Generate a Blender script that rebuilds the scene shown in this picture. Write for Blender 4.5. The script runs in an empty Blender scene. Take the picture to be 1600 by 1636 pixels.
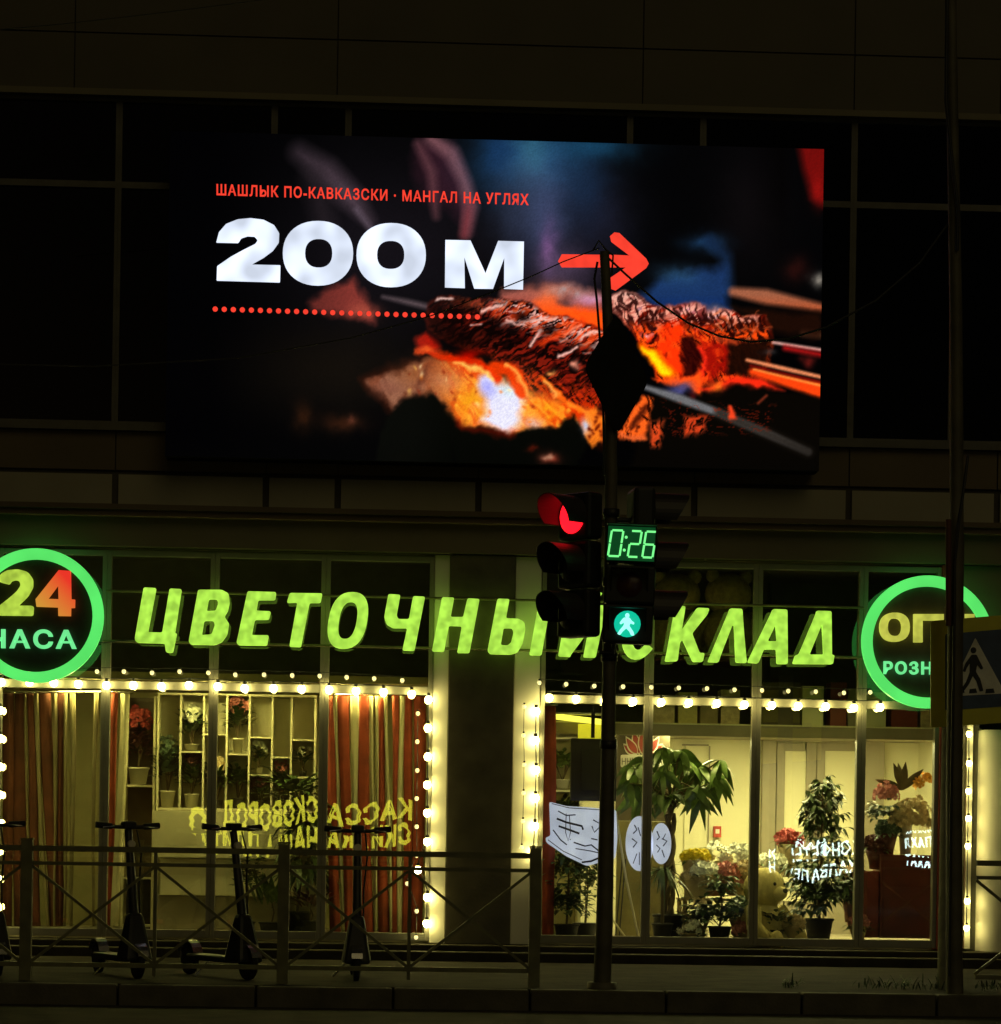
import bpy, math, random
import numpy as np
from mathutils import Vector, Matrix
R = math.radians
S = bpy.context.scene
COL = S.collection

# ------------------------------------------------------------------ camera
F = 4325.0                       # focal length in photo pixels (photo is 1600 px wide)
PX0, PY0 = 800.0, 1352.0         # principal point
CAM = Vector((-1.15, -25.0, 1.2))
YAW, ROLL = 0.046, 0.016
_f = Vector((math.sin(YAW), math.cos(YAW), 0)); _r0 = Vector((math.cos(YAW), -math.sin(YAW), 0)); _u0 = Vector((0, 0, 1))
_r = _r0 * math.cos(ROLL) + _u0 * math.sin(ROLL)
_u = _u0 * math.cos(ROLL) - _r0 * math.sin(ROLL)
cd = bpy.data.cameras.new('camera'); cam = bpy.data.objects.new('camera', cd); COL.objects.link(cam)
cam.matrix_world = Matrix(((_r.x, _u.x, -_f.x, CAM.x), (_r.y, _u.y, -_f.y, CAM.y), (_r.z, _u.z, -_f.z, CAM.z), (0, 0, 0, 1)))
cd.sensor_fit = 'HORIZONTAL'; cd.sensor_width = 36; cd.lens = 36 * F / 1600
cd.shift_y = (PY0 - 818) / 1600; cd.shift_x = 0
cd.clip_start = 0.1; cd.clip_end = 400
S.camera = cam
def P(px, py, Y):
    """world point on the vertical plane y = Y seen at photo pixel (px, py)"""
    d = _f + _r * ((px - PX0) / F) + _u * ((PY0 - py) / F)
    return CAM + d * ((Y - CAM.y) / d.y)
def proj(x, y, z):
    vx, vy, vz = x - CAM.x, y - CAM.y, z - CAM.z
    D = vx * _f.x + vy * _f.y + vz * _f.z
    return PX0 + F * (vx * _r.x + vy * _r.y + vz * _r.z) / D, PY0 - F * (vx * _u.x + vy * _u.y + vz * _u.z) / D
def RC(px0, py0, px1, py1, Y):
    cx, cy = (px0 + px1) / 2, (py0 + py1) / 2
    return P(px0, cy, Y).x, P(px1, cy, Y).x, P(cx, py1, Y).z, P(cx, py0, Y).z

# ------------------------------------------------------------------ world, sun (night: both very weak)
W = bpy.data.worlds.new('World'); S.world = W; W.use_nodes = True
nt = W.node_tree; nt.nodes.clear()
sky = nt.nodes.new('ShaderNodeTexSky'); sky.sky_type = 'NISHITA'; sky.sun_disc = False
sky.sun_elevation = R(4); sky.sun_rotation = R(200)
bg = nt.nodes.new('ShaderNodeBackground'); bg.inputs[1].default_value = 0.0012
wo = nt.nodes.new('ShaderNodeOutputWorld')
nt.links.new(sky.outputs[0], bg.inputs[0]); nt.links.new(bg.outputs[0], wo.inputs[0])
sd = bpy.data.lights.new('sun', 'SUN'); sd.energy = 0.13; sd.angle = R(40); sd.color = (1, 0.8, 0.36)
sun = bpy.data.objects.new('sun', sd); COL.objects.link(sun); sun.rotation_euler = (R(52), 0, R(18))
S.view_settings.view_transform = 'Standard'; S.view_settings.look = 'None'
S.view_settings.exposure = 0; S.view_settings.gamma = 1
S.render.engine = 'CYCLES'
S.cycles.use_denoising = True
S.cycles.max_bounces = 8; S.cycles.diffuse_bounces = 3; S.cycles.glossy_bounces = 3; S.cycles.transparent_max_bounces = 24
S.cycles.sample_clamp_indirect = 4.0

# ------------------------------------------------------------------ helpers
def lin(c):
    c = c / 255.0
    return c / 12.92 if c <= 0.04045 else ((c + 0.055) / 1.055) ** 2.4
def srgb(r, g, b): return (lin(r), lin(g), lin(b), 1)
def mat(name, col, rough=0.7, metal=0.0, var=0.25, scale=6.0, bump=0.0, emit=None, estr=1.0, evar=0.0, escale=9.0, spec=0.5, sampling=None):
    m = bpy.data.materials.new(name); m.use_nodes = True
    n = m.node_tree.nodes; L = m.node_tree.links; b = n['Principled BSDF']
    b.inputs['Roughness'].default_value = rough; b.inputs['Metallic'].default_value = metal
    b.inputs['Specular IOR Level'].default_value = spec
    tc = n.new('ShaderNodeTexCoord')
    col = tuple(col[:3]) + (1,)
    nz = n.new('ShaderNodeTexNoise'); nz.inputs['Scale'].default_value = scale; nz.inputs['Detail'].default_value = 6
    L.new(tc.outputs['Object'], nz.inputs['Vector'])
    rp = n.new('ShaderNodeValToRGB')
    rp.color_ramp.elements[0].position = 0.3; rp.color_ramp.elements[1].position = 0.72
    rp.color_ramp.elements[0].color = tuple(c * (1 - var) for c in col[:3]) + (1,)
    rp.color_ramp.elements[1].color = tuple(min(1, c * (1 + var)) for c in col[:3]) + (1,)
    L.new(nz.outputs['Fac'], rp.inputs[0]); L.new(rp.outputs[0], b.inputs['Base Color'])
    if bump:
        bp = n.new('ShaderNodeBump'); bp.inputs['Strength'].default_value = bump; bp.inputs['Distance'].default_value = 0.01
        n2 = n.new('ShaderNodeTexNoise'); n2.inputs['Scale'].default_value = scale * 8; n2.inputs['Detail'].default_value = 4
        L.new(tc.outputs['Object'], n2.inputs['Vector']); L.new(n2.outputs['Fac'], bp.inputs['Height']); L.new(bp.outputs[0], b.inputs['Normal'])
    if emit:
        b.inputs['Emission Strength'].default_value = estr
        e = tuple(emit[:3])
        if evar:
            ne = n.new('ShaderNodeTexNoise'); ne.inputs['Scale'].default_value = escale; ne.inputs['Detail'].default_value = 1
            re = n.new('ShaderNodeValToRGB'); re.color_ramp.elements[0].position = 0.32; re.color_ramp.elements[1].position = 0.68
            re.color_ramp.elements[0].color = tuple(c * (1 - evar) for c in e) + (1,)
            re.color_ramp.elements[1].color = tuple(c * (1 + evar) for c in e) + (1,)
            L.new(tc.outputs['Object'], ne.inputs['Vector']); L.new(ne.outputs['Fac'], re.inputs[0]); L.new(re.outputs[0], b.inputs['Emission Color'])
        else:
            b.inputs['Emission Color'].default_value = e + (1,)
    if sampling: m.cycles.emission_sampling = sampling
    return m
def glass_mat(name, tint=(1, 1, 1), refl=0.10, rough=0.0):
    m = bpy.data.materials.new(name); m.use_nodes = True
    n = m.node_tree.nodes; L = m.node_tree.links; n.clear()
    o = n.new('ShaderNodeOutputMaterial'); mx = n.new('ShaderNodeMixShader'); t = n.new('ShaderNodeBsdfTransparent'); g = n.new('ShaderNodeBsdfGlossy')
    t.inputs[0].default_value = tuple(tint) + (1,); g.inputs['Roughness'].default_value = rough
    tc = n.new('ShaderNodeTexCoord'); nz = n.new('ShaderNodeTexNoise'); nz.inputs['Scale'].default_value = 1.6; nz.inputs['Detail'].default_value = 1
    bp = n.new('ShaderNodeBump'); bp.inputs['Strength'].default_value = 0.02; bp.inputs['Distance'].default_value = 0.01
    L.new(tc.outputs['Object'], nz.inputs['Vector']); L.new(nz.outputs['Fac'], bp.inputs['Height']); L.new(bp.outputs[0], g.inputs['Normal'])
    mx.inputs[0].default_value = refl
    L.new(t.outputs[0], mx.inputs[1]); L.new(g.outputs[0], mx.inputs[2]); L.new(mx.outputs[0], o.inputs[0])
    return m

class MB:
    def __init__(s): s.v = []; s.f = []; s.m = []; s.s = []
    def add(s, vs, fs, mi=0, sm=False):
        o = len(s.v); s.v += [tuple(v) for v in vs]
        for f in fs: s.f.append(tuple(o + i for i in f)); s.m.append(mi); s.s.append(sm)
        return s
    def box(s, x0, x1, y0, y1, z0, z1, mi=0):
        vs = [(x, y, z) for z in (z0, z1) for y in (y0, y1) for x in (x0, x1)]
        return s.add(vs, [(0, 2, 3, 1), (4, 5, 7, 6), (0, 1, 5, 4), (2, 6, 7, 3), (0, 4, 6, 2), (1, 3, 7, 5)], mi)
    def hexa(s, vs, mi=0):
        return s.add(vs, [(0, 2, 3, 1), (4, 5, 7, 6), (0, 1, 5, 4), (2, 6, 7, 3), (0, 4, 6, 2), (1, 3, 7, 5)], mi)
    def tube(s, pts, r, n=8, mi=0, caps=True, sm=True):
        pts = [Vector(p) for p in pts]; k = len(pts)
        rs = r if isinstance(r, (list, tuple)) else [r] * k
        vs = []; ref = None
        for i, p in enumerate(pts):
            d = (pts[min(i + 1, k - 1)] - pts[max(i - 1, 0)])
            d = d.normalized() if d.length > 1e-9 else Vector((0, 0, 1))
            if ref is None:
                ref = Vector((0, 1, 0)) if abs(d.y) < 0.9 else Vector((1, 0, 0))
            a = (ref - d * ref.dot(d)); a = a.normalized() if a.length > 1e-6 else d.orthogonal().normalized()
            b = d.cross(a); ref = a
            for j in range(n):
                t = 2 * math.pi * (j + 0.5) / n
                vs.append(p + (a * math.cos(t) + b * math.sin(t)) * rs[i])
        fs = [(i * n + j, i * n + (j + 1) % n, (i + 1) * n + (j + 1) % n, (i + 1) * n + j) for i in range(k - 1) for j in range(n)]
        s.add(vs, fs, mi, sm)
        if caps:
            s.add(vs[:n], [tuple(range(n - 1, -1, -1))], mi); s.add(vs[-n:], [tuple(range(n))], mi)
        return s
    def bar(s, a, b, w, mi=0):                       # square bar
        return s.tube([a, b], w * 0.7071, 4, mi, True, False)
    def lathe(s, c, prof, n=14, mi=0, sm=True):
        vs = [(c[0] + r * math.cos(2 * math.pi * j / n), c[1] + r * math.sin(2 * math.pi * j / n), c[2] + z) for r, z in prof for j in range(n)]
        fs = [(i * n + j, i * n + (j + 1) % n, (i + 1) * n + (j + 1) % n, (i + 1) * n + j) for i in range(len(prof) - 1) for j in range(n)]
        return s.add(vs, fs, mi, sm)
    def ball(s, c, r, n=12, k=8, mi=0, jit=0.0, rng=random):
        rx, ry, rz = r if isinstance(r, (list, tuple)) else (r, r, r)
        vs = []
        for i in range(k + 1):
            t = math.pi * i / k
            for j in range(n):
                q = 1 + (rng.uniform(-jit, jit) if jit else 0)
                a = 2 * math.pi * j / n
                vs.append((c[0] + rx * q * math.sin(t) * math.cos(a), c[1] + ry * q * math.sin(t) * math.sin(a), c[2] + rz * q * math.cos(t)))
        fs = [(i * n + j, (i + 1) * n + j, (i + 1) * n + (j + 1) % n, i * n + (j + 1) % n) for i in range(k) for j in range(n)]
        return s.add(vs, fs, mi, True)
    def leaf(s, base, d, L, w, droop=0.4, mi=0, seg=4, fold=0.25, face=None):
        base = Vector(base); d = Vector(d).normalized(); up = Vector((0, 0, 1))
        side = d.cross(up if face is None else Vector(face)); side = side.normalized() if side.length > 1e-4 else Vector((1, 0, 0))
        vs = []
        for i in range(seg + 1):
            t = i / seg
            c = base + d * (L * t) - up * (droop * L * t * t)
            hw = w * 0.5 * math.sin(math.pi * min(1, 0.04 + 0.96 * t) ** 0.85) if i < seg else 0.002
            nrm = side.cross(d)
            vs += [c - side * hw + nrm * hw * fold, c, c + side * hw + nrm * hw * fold]
        fs = []
        for i in range(seg):
            a = i * 3
            fs += [(a, a + 1, a + 4, a + 3), (a + 1, a + 2, a + 5, a + 4)]
        return s.add(vs, fs, mi, True)
    def prism(s, pts, y0, y1, mi=0):                 # (x,z) outline pushed along y
        n = len(pts)
        vs = [(x, y0, z) for x, z in pts] + [(x, y1, z) for x, z in pts]
        return s.add(vs, [tuple(range(n)), tuple(range(2 * n - 1, n - 1, -1))] + [(i, i + n, (i + 1) % n + n, (i + 1) % n) for i in range(n)], mi)
    def build(s, name, mats, parent=None, bevel=0.0):
        me = bpy.data.meshes.new(name)
        off = wloc(parent)
        me.from_pydata([(x - off.x, y - off.y, z - off.z) for x, y, z in s.v], [], s.f)
        for m in (mats if isinstance(mats, (list, tuple)) else [mats]): me.materials.append(m)
        me.polygons.foreach_set('material_index', s.m); me.polygons.foreach_set('use_smooth', s.s)
        me.update()
        o = bpy.data.objects.new(name, me); COL.objects.link(o)
        if parent: o.parent = parent
        if bevel:
            bv = o.modifiers.new('edge', 'BEVEL'); bv.width = bevel; bv.segments = 2; bv.limit_method = 'ANGLE'
        return o
def wloc(o):
    v = Vector((0, 0, 0))
    while o: v = v + o.location; o = o.parent
    return v
def tag(o, label=None, cat=None, group=None, kind=None):
    if label: o['label'] = label
    if cat: o['category'] = cat
    if group: o['group'] = group
    if kind: o['kind'] = kind
    return o
def thing(name, label, cat, loc=(0, 0, 0), group=None):
    o = bpy.data.objects.new(name, None); COL.objects.link(o); o.location = loc; o.empty_display_size = 0.1
    return tag(o, label, cat, group)
def dup(o, parent=None):
    c = o.copy(); COL.objects.link(c); c.parent = parent
    for ch in list(o.children): dup(ch, c)
    return c
def rounded(pts, r, n=3):
    out = []; k = len(pts)
    for i in range(k):
        p0, p, p1 = Vector(pts[i - 1]), Vector(pts[i]), Vector(pts[(i + 1) % k])
        a, b = p0 - p, p1 - p
        if a.length < 1e-6 or b.length < 1e-6: continue
        q = min(r, a.length * 0.45, b.length * 0.45)
        A, B = p + a.normalized() * q, p + b.normalized() * q
        for j in range(n + 1):
            t = j / n
            out.append(tuple((1 - t) ** 2 * A + 2 * t * (1 - t) * p + t * t * B))
    return out
def ell(cx, cy, rx, ry, n=36, shear=0.0, pw=1.0):
    o = []
    for i in range(n):
        t = 2 * math.pi * i / n; c, s_ = math.cos(t), math.sin(t)
        x = math.copysign(abs(c) ** pw, c) * rx; y = math.copysign(abs(s_) ** pw, s_) * ry
        o.append((cx + x - shear * y, cy + y))
    return o
def curve_mesh(conts, depth):
    cu = bpy.data.curves.new('c', 'CURVE'); cu.dimensions = '2D'; cu.fill_mode = 'BOTH'; cu.extrude = depth / 2
    for c in conts:
        sp = cu.splines.new('POLY'); sp.points.add(len(c) - 1); sp.use_cyclic_u = True
        for p, q in zip(sp.points, c): p.co = (q[0], q[1], 0, 1)
    o = bpy.data.objects.new('c', cu)
    me = bpy.data.meshes.new_from_object(o)
    bpy.data.objects.remove(o); bpy.data.curves.remove(cu)
    return me
def flat(name, conts, Y, depth, m, parent, conv=None, mirror=False):
    """photo-pixel outlines laid on plane y=Y (its front), thickness depth, as one filled mesh"""
    conv = conv or (lambda p: p)
    w = []
    for c in conts:
        q = []
        for p in c:
            p = conv(p); v = P(p[0], p[1], -Y if mirror else Y); q.append((v.x, v.z))
        w.append(q)
    return flat_w(name, w, Y, depth, m, parent)
def flat_w(name, w, Y, depth, m, parent):
    off = wloc(parent)
    me = curve_mesh([[(x - off.x, z - off.z) for x, z in c] for c in w], depth)
    yc = Y + depth / 2 - off.y
    for v in me.vertices: x, y, z = v.co; v.co = (x, yc - z, y)
    me.name = name; me.materials.clear()
    for q in (m if isinstance(m, (list, tuple)) else [m]): me.materials.append(q)
    o = bpy.data.objects.new(name, me); COL.objects.link(o)
    if parent: o.parent = parent
    return o
def text_px(name, body, x0, x1, ybase, cap, Y, depth, m, parent, bold=0.02, slope=0.0, space=1.0, mirror=False, warp=None, flip=False, hollow=0):
    """default-font lettering fitted between photo pixels x0..x1 on plane y=Y"""
    cu = bpy.data.curves.new('t', 'FONT'); cu.body = body; cu.extrude = 0.05; cu.bevel_depth = bold; cu.bevel_resolution = 1; cu.space_character = space; cu.resolution_u = 4
    if hollow: cu.fill_mode = 'NONE'; cu.extrude = 0; cu.bevel_depth = hollow; cu.bevel_resolution = 1
    o = bpy.data.objects.new('t', cu); me = bpy.data.meshes.new_from_object(o)
    bpy.data.objects.remove(o); bpy.data.curves.remove(cu)
    off = wloc(parent)
    xs = [v.co.x for v in me.vertices]; a, b = min(xs), max(xs); zq = max(1e-6, max(abs(v.co.z) for v in me.vertices)) * 2
    for v in me.vertices:
        t = (v.co.x - a) / (b - a)
        if flip: t = 1 - t
        px = x0 + t * (x1 - x0); py = ybase + slope * (px - x0) - v.co.y / 0.729 * cap
        if warp: px, py = warp(px, py)
        w = P(px, py, -Y if mirror else Y); s = (0.5 - v.co.z / zq) * depth
        v.co = (w.x - off.x, (Y - off.y) + s, w.z - off.z)
    me.name = name; me.materials.clear(); me.materials.append(m)
    o = bpy.data.objects.new(name, me); COL.objects.link(o)
    if parent: o.parent = parent
    return o

# ------------------------------------------------------------------ materials
WARM = (1.0, 0.88, 0.30)
M = {}
M['asphalt'] = mat('asphalt', (0.05, 0.044, 0.03), 0.85, var=0.4, scale=3, bump=0.6, spec=0.15)
M['step'] = mat('step_stone', (0.04, 0.035, 0.022), 0.8, var=0.4, scale=5, bump=0.4, spec=0.2)
M['paving'] = mat('paving', (0.032, 0.028, 0.02), 0.9, var=0.5, scale=4, bump=0.5, spec=0.1)
M['kerb'] = mat('kerb_stone', (0.085, 0.075, 0.05), 0.8, var=0.3, scale=5, bump=0.4)
M['clad_top'] = mat('cladding_olive', (0.085, 0.073, 0.045), 0.6, var=0.12, scale=1.2)
M['clad_brown'] = mat('cladding_brown', (0.115, 0.085, 0.045), 0.6, var=0.15, scale=1.2)
M['clad_light'] = mat('cladding_light', (0.30, 0.28, 0.20), 0.6, var=0.12, scale=1.2)
M['clad_dark'] = mat('cladding_dark', (0.17, 0.15, 0.09), 0.6, var=0.15, scale=1.2)
M['joint'] = mat('panel_joint', (0.06, 0.052, 0.036), 0.8)
M['alu'] = mat('window_frame', (0.22, 0.21, 0.17), 0.45, var=0.1)
M['alu_dark'] = mat('upper_window_frame', (0.10, 0.095, 0.08), 0.5, var=0.2)
M['white_panel'] = mat('white_panel', (0.72, 0.70, 0.60), 0.5, var=0.06, scale=2)
M['pillar'] = mat('pillar_stone', (0.095, 0.083, 0.052), 0.4, var=0.35, scale=4, bump=0.15)
M['glass'] = glass_mat('window_glass', (0.93, 0.95, 0.90), 0.09)
M['glass_dark'] = glass_mat('tinted_glass', (0.10, 0.11, 0.12), 0.08)
M['glass_up'] = glass_mat('smoked_glass', (0.78, 0.78, 0.70), 0.08)
M['void'] = mat('dark_room', (0.10, 0.095, 0.07), 0.9)
M['black'] = mat('black_metal', (0.018, 0.018, 0.018), 0.5, var=0.3)
M['rubber'] = mat('black_rubber', (0.012, 0.012, 0.012), 0.8)
M['pole'] = mat('painted_pole', (0.09, 0.08, 0.048), 0.6, var=0.35, scale=5)
M['fence'] = mat('fence_paint', (0.13, 0.125, 0.06), 0.5, var=0.3, scale=8)
M['chrome'] = mat('bright_metal', (0.6, 0.6, 0.58), 0.25, 0.9)
M['cream_wall'] = mat('cream_wall', (0.78, 0.74, 0.50), 0.8, var=0.05, scale=2)
M['olive_wall'] = mat('olive_wall', (0.40, 0.37, 0.20), 0.8, var=0.08)
M['floor'] = mat('shop_floor', (0.35, 0.31, 0.22), 0.4, var=0.2)
M['frame_taupe'] = mat('taupe_frame', (0.27, 0.235, 0.16), 0.5, var=0.1)
M['brown_board'] = mat('brown_board', (0.09, 0.07, 0.035), 0.6)
M['shelf'] = mat('cream_shelf', (0.62, 0.58, 0.40), 0.6, var=0.08)
M['red_cloth'] = mat('red_cloth', (0.34, 0.055, 0.025), 0.9, var=0.35, scale=4, bump=0.2)
M['cream_cloth'] = mat('cream_cloth', (0.60, 0.55, 0.36), 0.9, var=0.12, scale=4)
M['leaf'] = mat('dark_leaf', (0.045, 0.085, 0.022), 0.4, var=0.5, scale=14)
M['leaf_m'] = mat('glossy_leaf', (0.085, 0.15, 0.03), 0.35, var=0.45, scale=9)
M['leaf2'] = mat('mid_leaf', (0.10, 0.16, 0.03), 0.45, var=0.5, scale=14)
M['leaf3'] = mat('blue_green_leaf', (0.07, 0.12, 0.075), 0.5, var=0.4, scale=14)
M['stem'] = mat('stem', (0.11, 0.08, 0.035), 0.8)
M['pot_white'] = mat('white_pot', (0.65, 0.62, 0.48), 0.5, var=0.08)
M['pot_dark'] = mat('dark_pot', (0.02, 0.019, 0.017), 0.5)
M['pot_pink'] = mat('terracotta_pot', (0.38, 0.16, 0.09), 0.7)
M['f_white'] = mat('white_petals', (0.80, 0.80, 0.68), 0.7, var=0.15, scale=20)
M['f_cream'] = mat('cream_petals', (0.62, 0.48, 0.28), 0.7, var=0.3, scale=20)
M['f_pink'] = mat('pink_petals', (0.55, 0.20, 0.20), 0.7, var=0.35, scale=20)
M['f_red'] = mat('red_petals', (0.30, 0.03, 0.03), 0.7, var=0.4, scale=20)
M['f_dark'] = mat('dark_petals', (0.10, 0.03, 0.03), 0.8, var=0.4, scale=20)
M['f_yellow'] = mat('yellow_petals', (0.90, 0.68, 0.03), 0.7, var=0.2, scale=20)
M['f_orange'] = mat('orange_petals', (0.85, 0.40, 0.06), 0.7, var=0.25, scale=20)
M['plush'] = mat('cream_plush', (0.78, 0.66, 0.28), 1.0, var=0.12, scale=30, bump=0.8)
M['plush_brown'] = mat('brown_plush', (0.42, 0.30, 0.14), 1.0, var=0.3, scale=20, bump=0.8)
M['maroon'] = mat('maroon_paint', (0.11, 0.018, 0.012), 0.5, var=0.25)
M['red_frame'] = mat('red_frame', (0.22, 0.035, 0.02), 0.5, var=0.2)
M['kraft'] = mat('kraft_paper', (0.42, 0.32, 0.17), 0.8)
M['red_plastic'] = mat('red_plastic', (0.45, 0.05, 0.03), 0.5)
M['white_paint'] = mat('white_paint', (0.75, 0.73, 0.66), 0.5, var=0.06)

# ------------------------------------------------------------------ ground
KY = -5.1                                             # kerb line
tag(MB().box(-60, 60, -70, KY - 0.15, -0.3, 0).build('road', M['asphalt']), kind='structure')
tag(MB().box(-60, 60, KY + 0.004, 0.2, -0.3, 0.15).build('pavement', M['paving']), kind='structure')
mb = MB(); xk = -31.0
while xk < 30:
    mb.box(xk, xk + 0.985, KY - 0.15, KY, -0.25, 0.153 + 0.004 * math.sin(xk * 7)); xk += 1.0
tag(mb.build('kerb', M['kerb'], bevel=0.012), kind='structure')

# ------------------------------------------------------------------ building
B = thing('commercial_building', 'dark olive panelled commercial building with a lit flower shop on its ground floor', 'building', (0, 0, 0.15))
XL, XR = -9.0, 9.0
zt = {k: P(800, y, 0).z for k, y in dict(wtop=172, wbot=700, b1=748, b2=768, ledge0=838, ledge1=826, fas=842, shop=893, trans=1109, sill=1505).items()}
def panels(name, xs, z0, z1, Y0, Y1, m, gap=0.012, rows=1):
    mb = MB()
    mb.box(XL, XR, Y0 + 0.03, Y1, z0, z1, 1)
    for r in range(rows):
        a = z0 + (z1 - z0) * r / rows; b = z0 + (z1 - z0) * (r + 1) / rows
        for x0, x1 in zip(xs[:-1], xs[1:]):
            mb.box(x0 + gap / 2, x1 - gap / 2, Y0, Y0 + 0.028, a + gap / 2, b - gap / 2, 0)
    return mb.build(name, [m, M['joint']], B)
def xs_of(pxs, py, Y): return [XL] + [P(p, py, Y).x for p in pxs] + [XR]
top_xs = xs_of([-300, 120, 540, 1028, 1366, 1600], 80, -0.1)
panels('upper_cladding', top_xs, zt['wtop'] + 0.03, P(800, 72, -0.1).z, -0.12, 0.4, M['clad_top'])
panels('upper_cladding', top_xs, P(800, 72, -0.1).z + 0.002, 10.6, -0.12, 0.4, M['clad_top'])
MB().box(XL, XR, -0.17, 0.1, zt['wtop'] - 0.03, zt['wtop'] + 0.028).build('window_head', M['clad_dark'], B)
low_xs = xs_of([-240, 184, 425, 540, 765, 1110, 1357, 1594], 780, -0.1)
panels('brown_cladding', low_xs, zt['b2'] + 0.002, zt['wbot'] - 0.03, -0.10, 0.4, M['clad_brown'])
panels('light_cladding', low_xs, zt['ledge1'] + 0.002, zt['b2'] - 0.002, -0.10, 0.4, M['clad_light'], gap=0.06)
MB().box(XL, XR, -0.16, 0.1, zt['wbot'] - 0.03, zt['wbot'] + 0.035).build('window_sill', M['alu_dark'], B)
MB().box(XL, XR, -0.24, 0.38, zt['ledge0'] - 0.02, zt['ledge1']).box(XL, XR, -0.28, -0.242, zt['ledge1'] - 0.035, zt['ledge1'] + 0.012).build('ledge', M['clad_brown'], B)
MB().box(XL, XR, -0.13, 0.4, zt['shop'] + 0.03, zt['ledge0'] - 0.022).build('fascia', M['clad_dark'], B)
# ribbon of upper windows
bays = [-320, -60, 187, 435, 553, 1003, 1120, 1362, 1523, 1760]
zmid = P(800, 312, -0.05).z
for a, b in zip(bays[:-1], bays[1:]):
    x0, x1 = P(a, 450, -0.05).x, P(b, 450, -0.05).x
    z0, z1 = zt['wbot'] + 0.036, zt['wtop'] - 0.031
    fr = MB(); w = 0.03
    fr.box(x0, x0 + w, -0.07, 0.0, z0, z1).box(x1 - w, x1 - 0.001, -0.07, 0.0, z0, z1)
    fr.box(x0 + w, x1 - w, -0.068, 0.0, z0, z0 + w).box(x0 + w, x1 - w, -0.068, 0.0, z1 - w, z1).box(x0 + w, x1 - w, -0.066, 0.0, zmid - 0.03, zmid + 0.03)
    wn = fr.build('upper_window', M['alu_dark'], B)
    MB().box(x0 + w, x1 - w, -0.03, -0.022, z0 + w, zmid - 0.03).build('pane', M['glass_dark'], wn)
    MB().box(x0 + w, x1 - w, -0.03, -0.022, zmid + 0.03, z1 - w).build('pane', M['glass_dark'], wn)
MB().box(XL, XR, 1.2, 1.3, zt['ledge0'], 10.6).box(XL, XR, 0.42, 1.18, zt['ledge0'] - 0.1, zt['ledge0'] - 0.02).build('office_wall', M['void'], B)
# shop front
zS0, zS1, zT = zt['sill'], zt['shop'], zt['trans']
def shop_windows(pxs, zT):
    for a, b in zip(pxs[:-1], pxs[1:]):
        x0, x1 = P(a, 1200, 0).x, P(b, 1200, 0).x; w = 0.042
        fr = MB()
        fr.box(x0, x0 + w, -0.06, 0.04, zS0, zS1).box(x1 - w, x1 - 0.001, -0.06, 0.04, zS0, zS1)
        fr.box(x0 + w, x1 - w, -0.058, 0.04, zS0, zS0 + 0.07).box(x0 + w, x1 - w, -0.058, 0.04, zS1 - 0.05, zS1).box(x0 + w, x1 - w, -0.056, 0.04, zT - 0.038, zT + 0.038)
        wn = fr.build('shop_window', M['alu'], B, bevel=0.004)
        MB().box(x0 + w, x1 - w, -0.012, -0.004, zS0 + 0.07, zT - 0.038).build('pane', M['glass'], wn)
        MB().box(x0 + w, x1 - w, -0.012, -0.004, zT + 0.038, zS1 - 0.05).build('pane', M['glass_up'], wn)
shop_windows([-180, -5, 168, 340, 517, 690], P(345, 1098, 0).z)
shop_windows([862, 1035, 1207, 1375, 1499], P(1150, 1122, 0).z)
def strip(a, b, y0, y1, m, name, Y0=-0.05, Y1=0.1):
    x0, x1, z0, z1 = RC(a, y0, b, y1, Y0)
    return MB().box(x0, x1, Y0, Y1, zS0 - 0.02, zS1 + 0.02).build(name, m, B, bevel=0.005)
strip(690.5, 715, 900, 1500, M['white_panel'], 'white_pilaster')
strip(820, 861.5, 900, 1500, M['white_panel'], 'white_pilaster')
strip(715.5, 819.5, 900, 1500, M['pillar'], 'dark_pillar', -0.09, 0.12)
strip(1500, 1510, 1170, 1500, M['red_frame'], 'red_door_jamb', -0.09, 0.1)
strip(1511, 1563, 1170, 1500, M['void'], 'dark_recess', 0.05, 0.12)
x0, x1, z0, z1 = RC(1563, 1150, 1640, 1500, 0.05)
MB().lathe(((x0 + x1) / 2, 0.02, 0), [(0.24, zS0 - 0.02), (0.24, 2.35), (0.0, 2.35)], 28).build('white_column', M['white_panel'], B)
MB().box(P(1511, 1000, -.05).x, XR, -0.05, 0.1, 2.45, zS1 + 0.02).build('dark_recess', M['clad_dark'], B)
MB().box(XL, XR, -0.05, 0.2, 0.1, zS0 - 0.022).build('plinth', M['step'], B)
st = MB(); st.box(XL, XR, -0.55, -0.052, 0.1, 0.235).box(XL, XR, -0.30, -0.054, 0.236, 0.29)
st.build('entrance_step', M['step'], B, bevel=0.01)
# rooms behind the shop windows
xp = P(768, 1200, 0).x
MB().box(XL, 6, 0.12, 4.2, zS0 - 0.15, zS0 + 0.02).build('shop_floor', M['floor'], B)
MB().box(XL, xp - 0.12, 2.3, 2.4, zS0 + 0.022, 2.685).box(-5.6, -5.5, 0.13, 2.298, zS0 + 0.022, 2.685).box(xp - 0.10, xp - 0.05, 0.13, 2.298, zS0 + 0.022, 2.685).build('back_wall', M['olive_wall'], B)
MB().box(XL, xp - 0.05, 0.13, 2.4, 2.687, 2.755).build('ceiling', M['olive_wall'], B)
ZR = P(1150, 1163, 0.6).z                                # underside of the gallery over the right-hand room
MB().box(xp + 0.05, 4.6, 0.62, 3.4, ZR, ZR + 0.03).box(xp + 0.05, 4.6, 0.55, 0.618, ZR - 0.085, ZR + 0.022).build('gallery_shelf', M['frame_taupe'], B)
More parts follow.
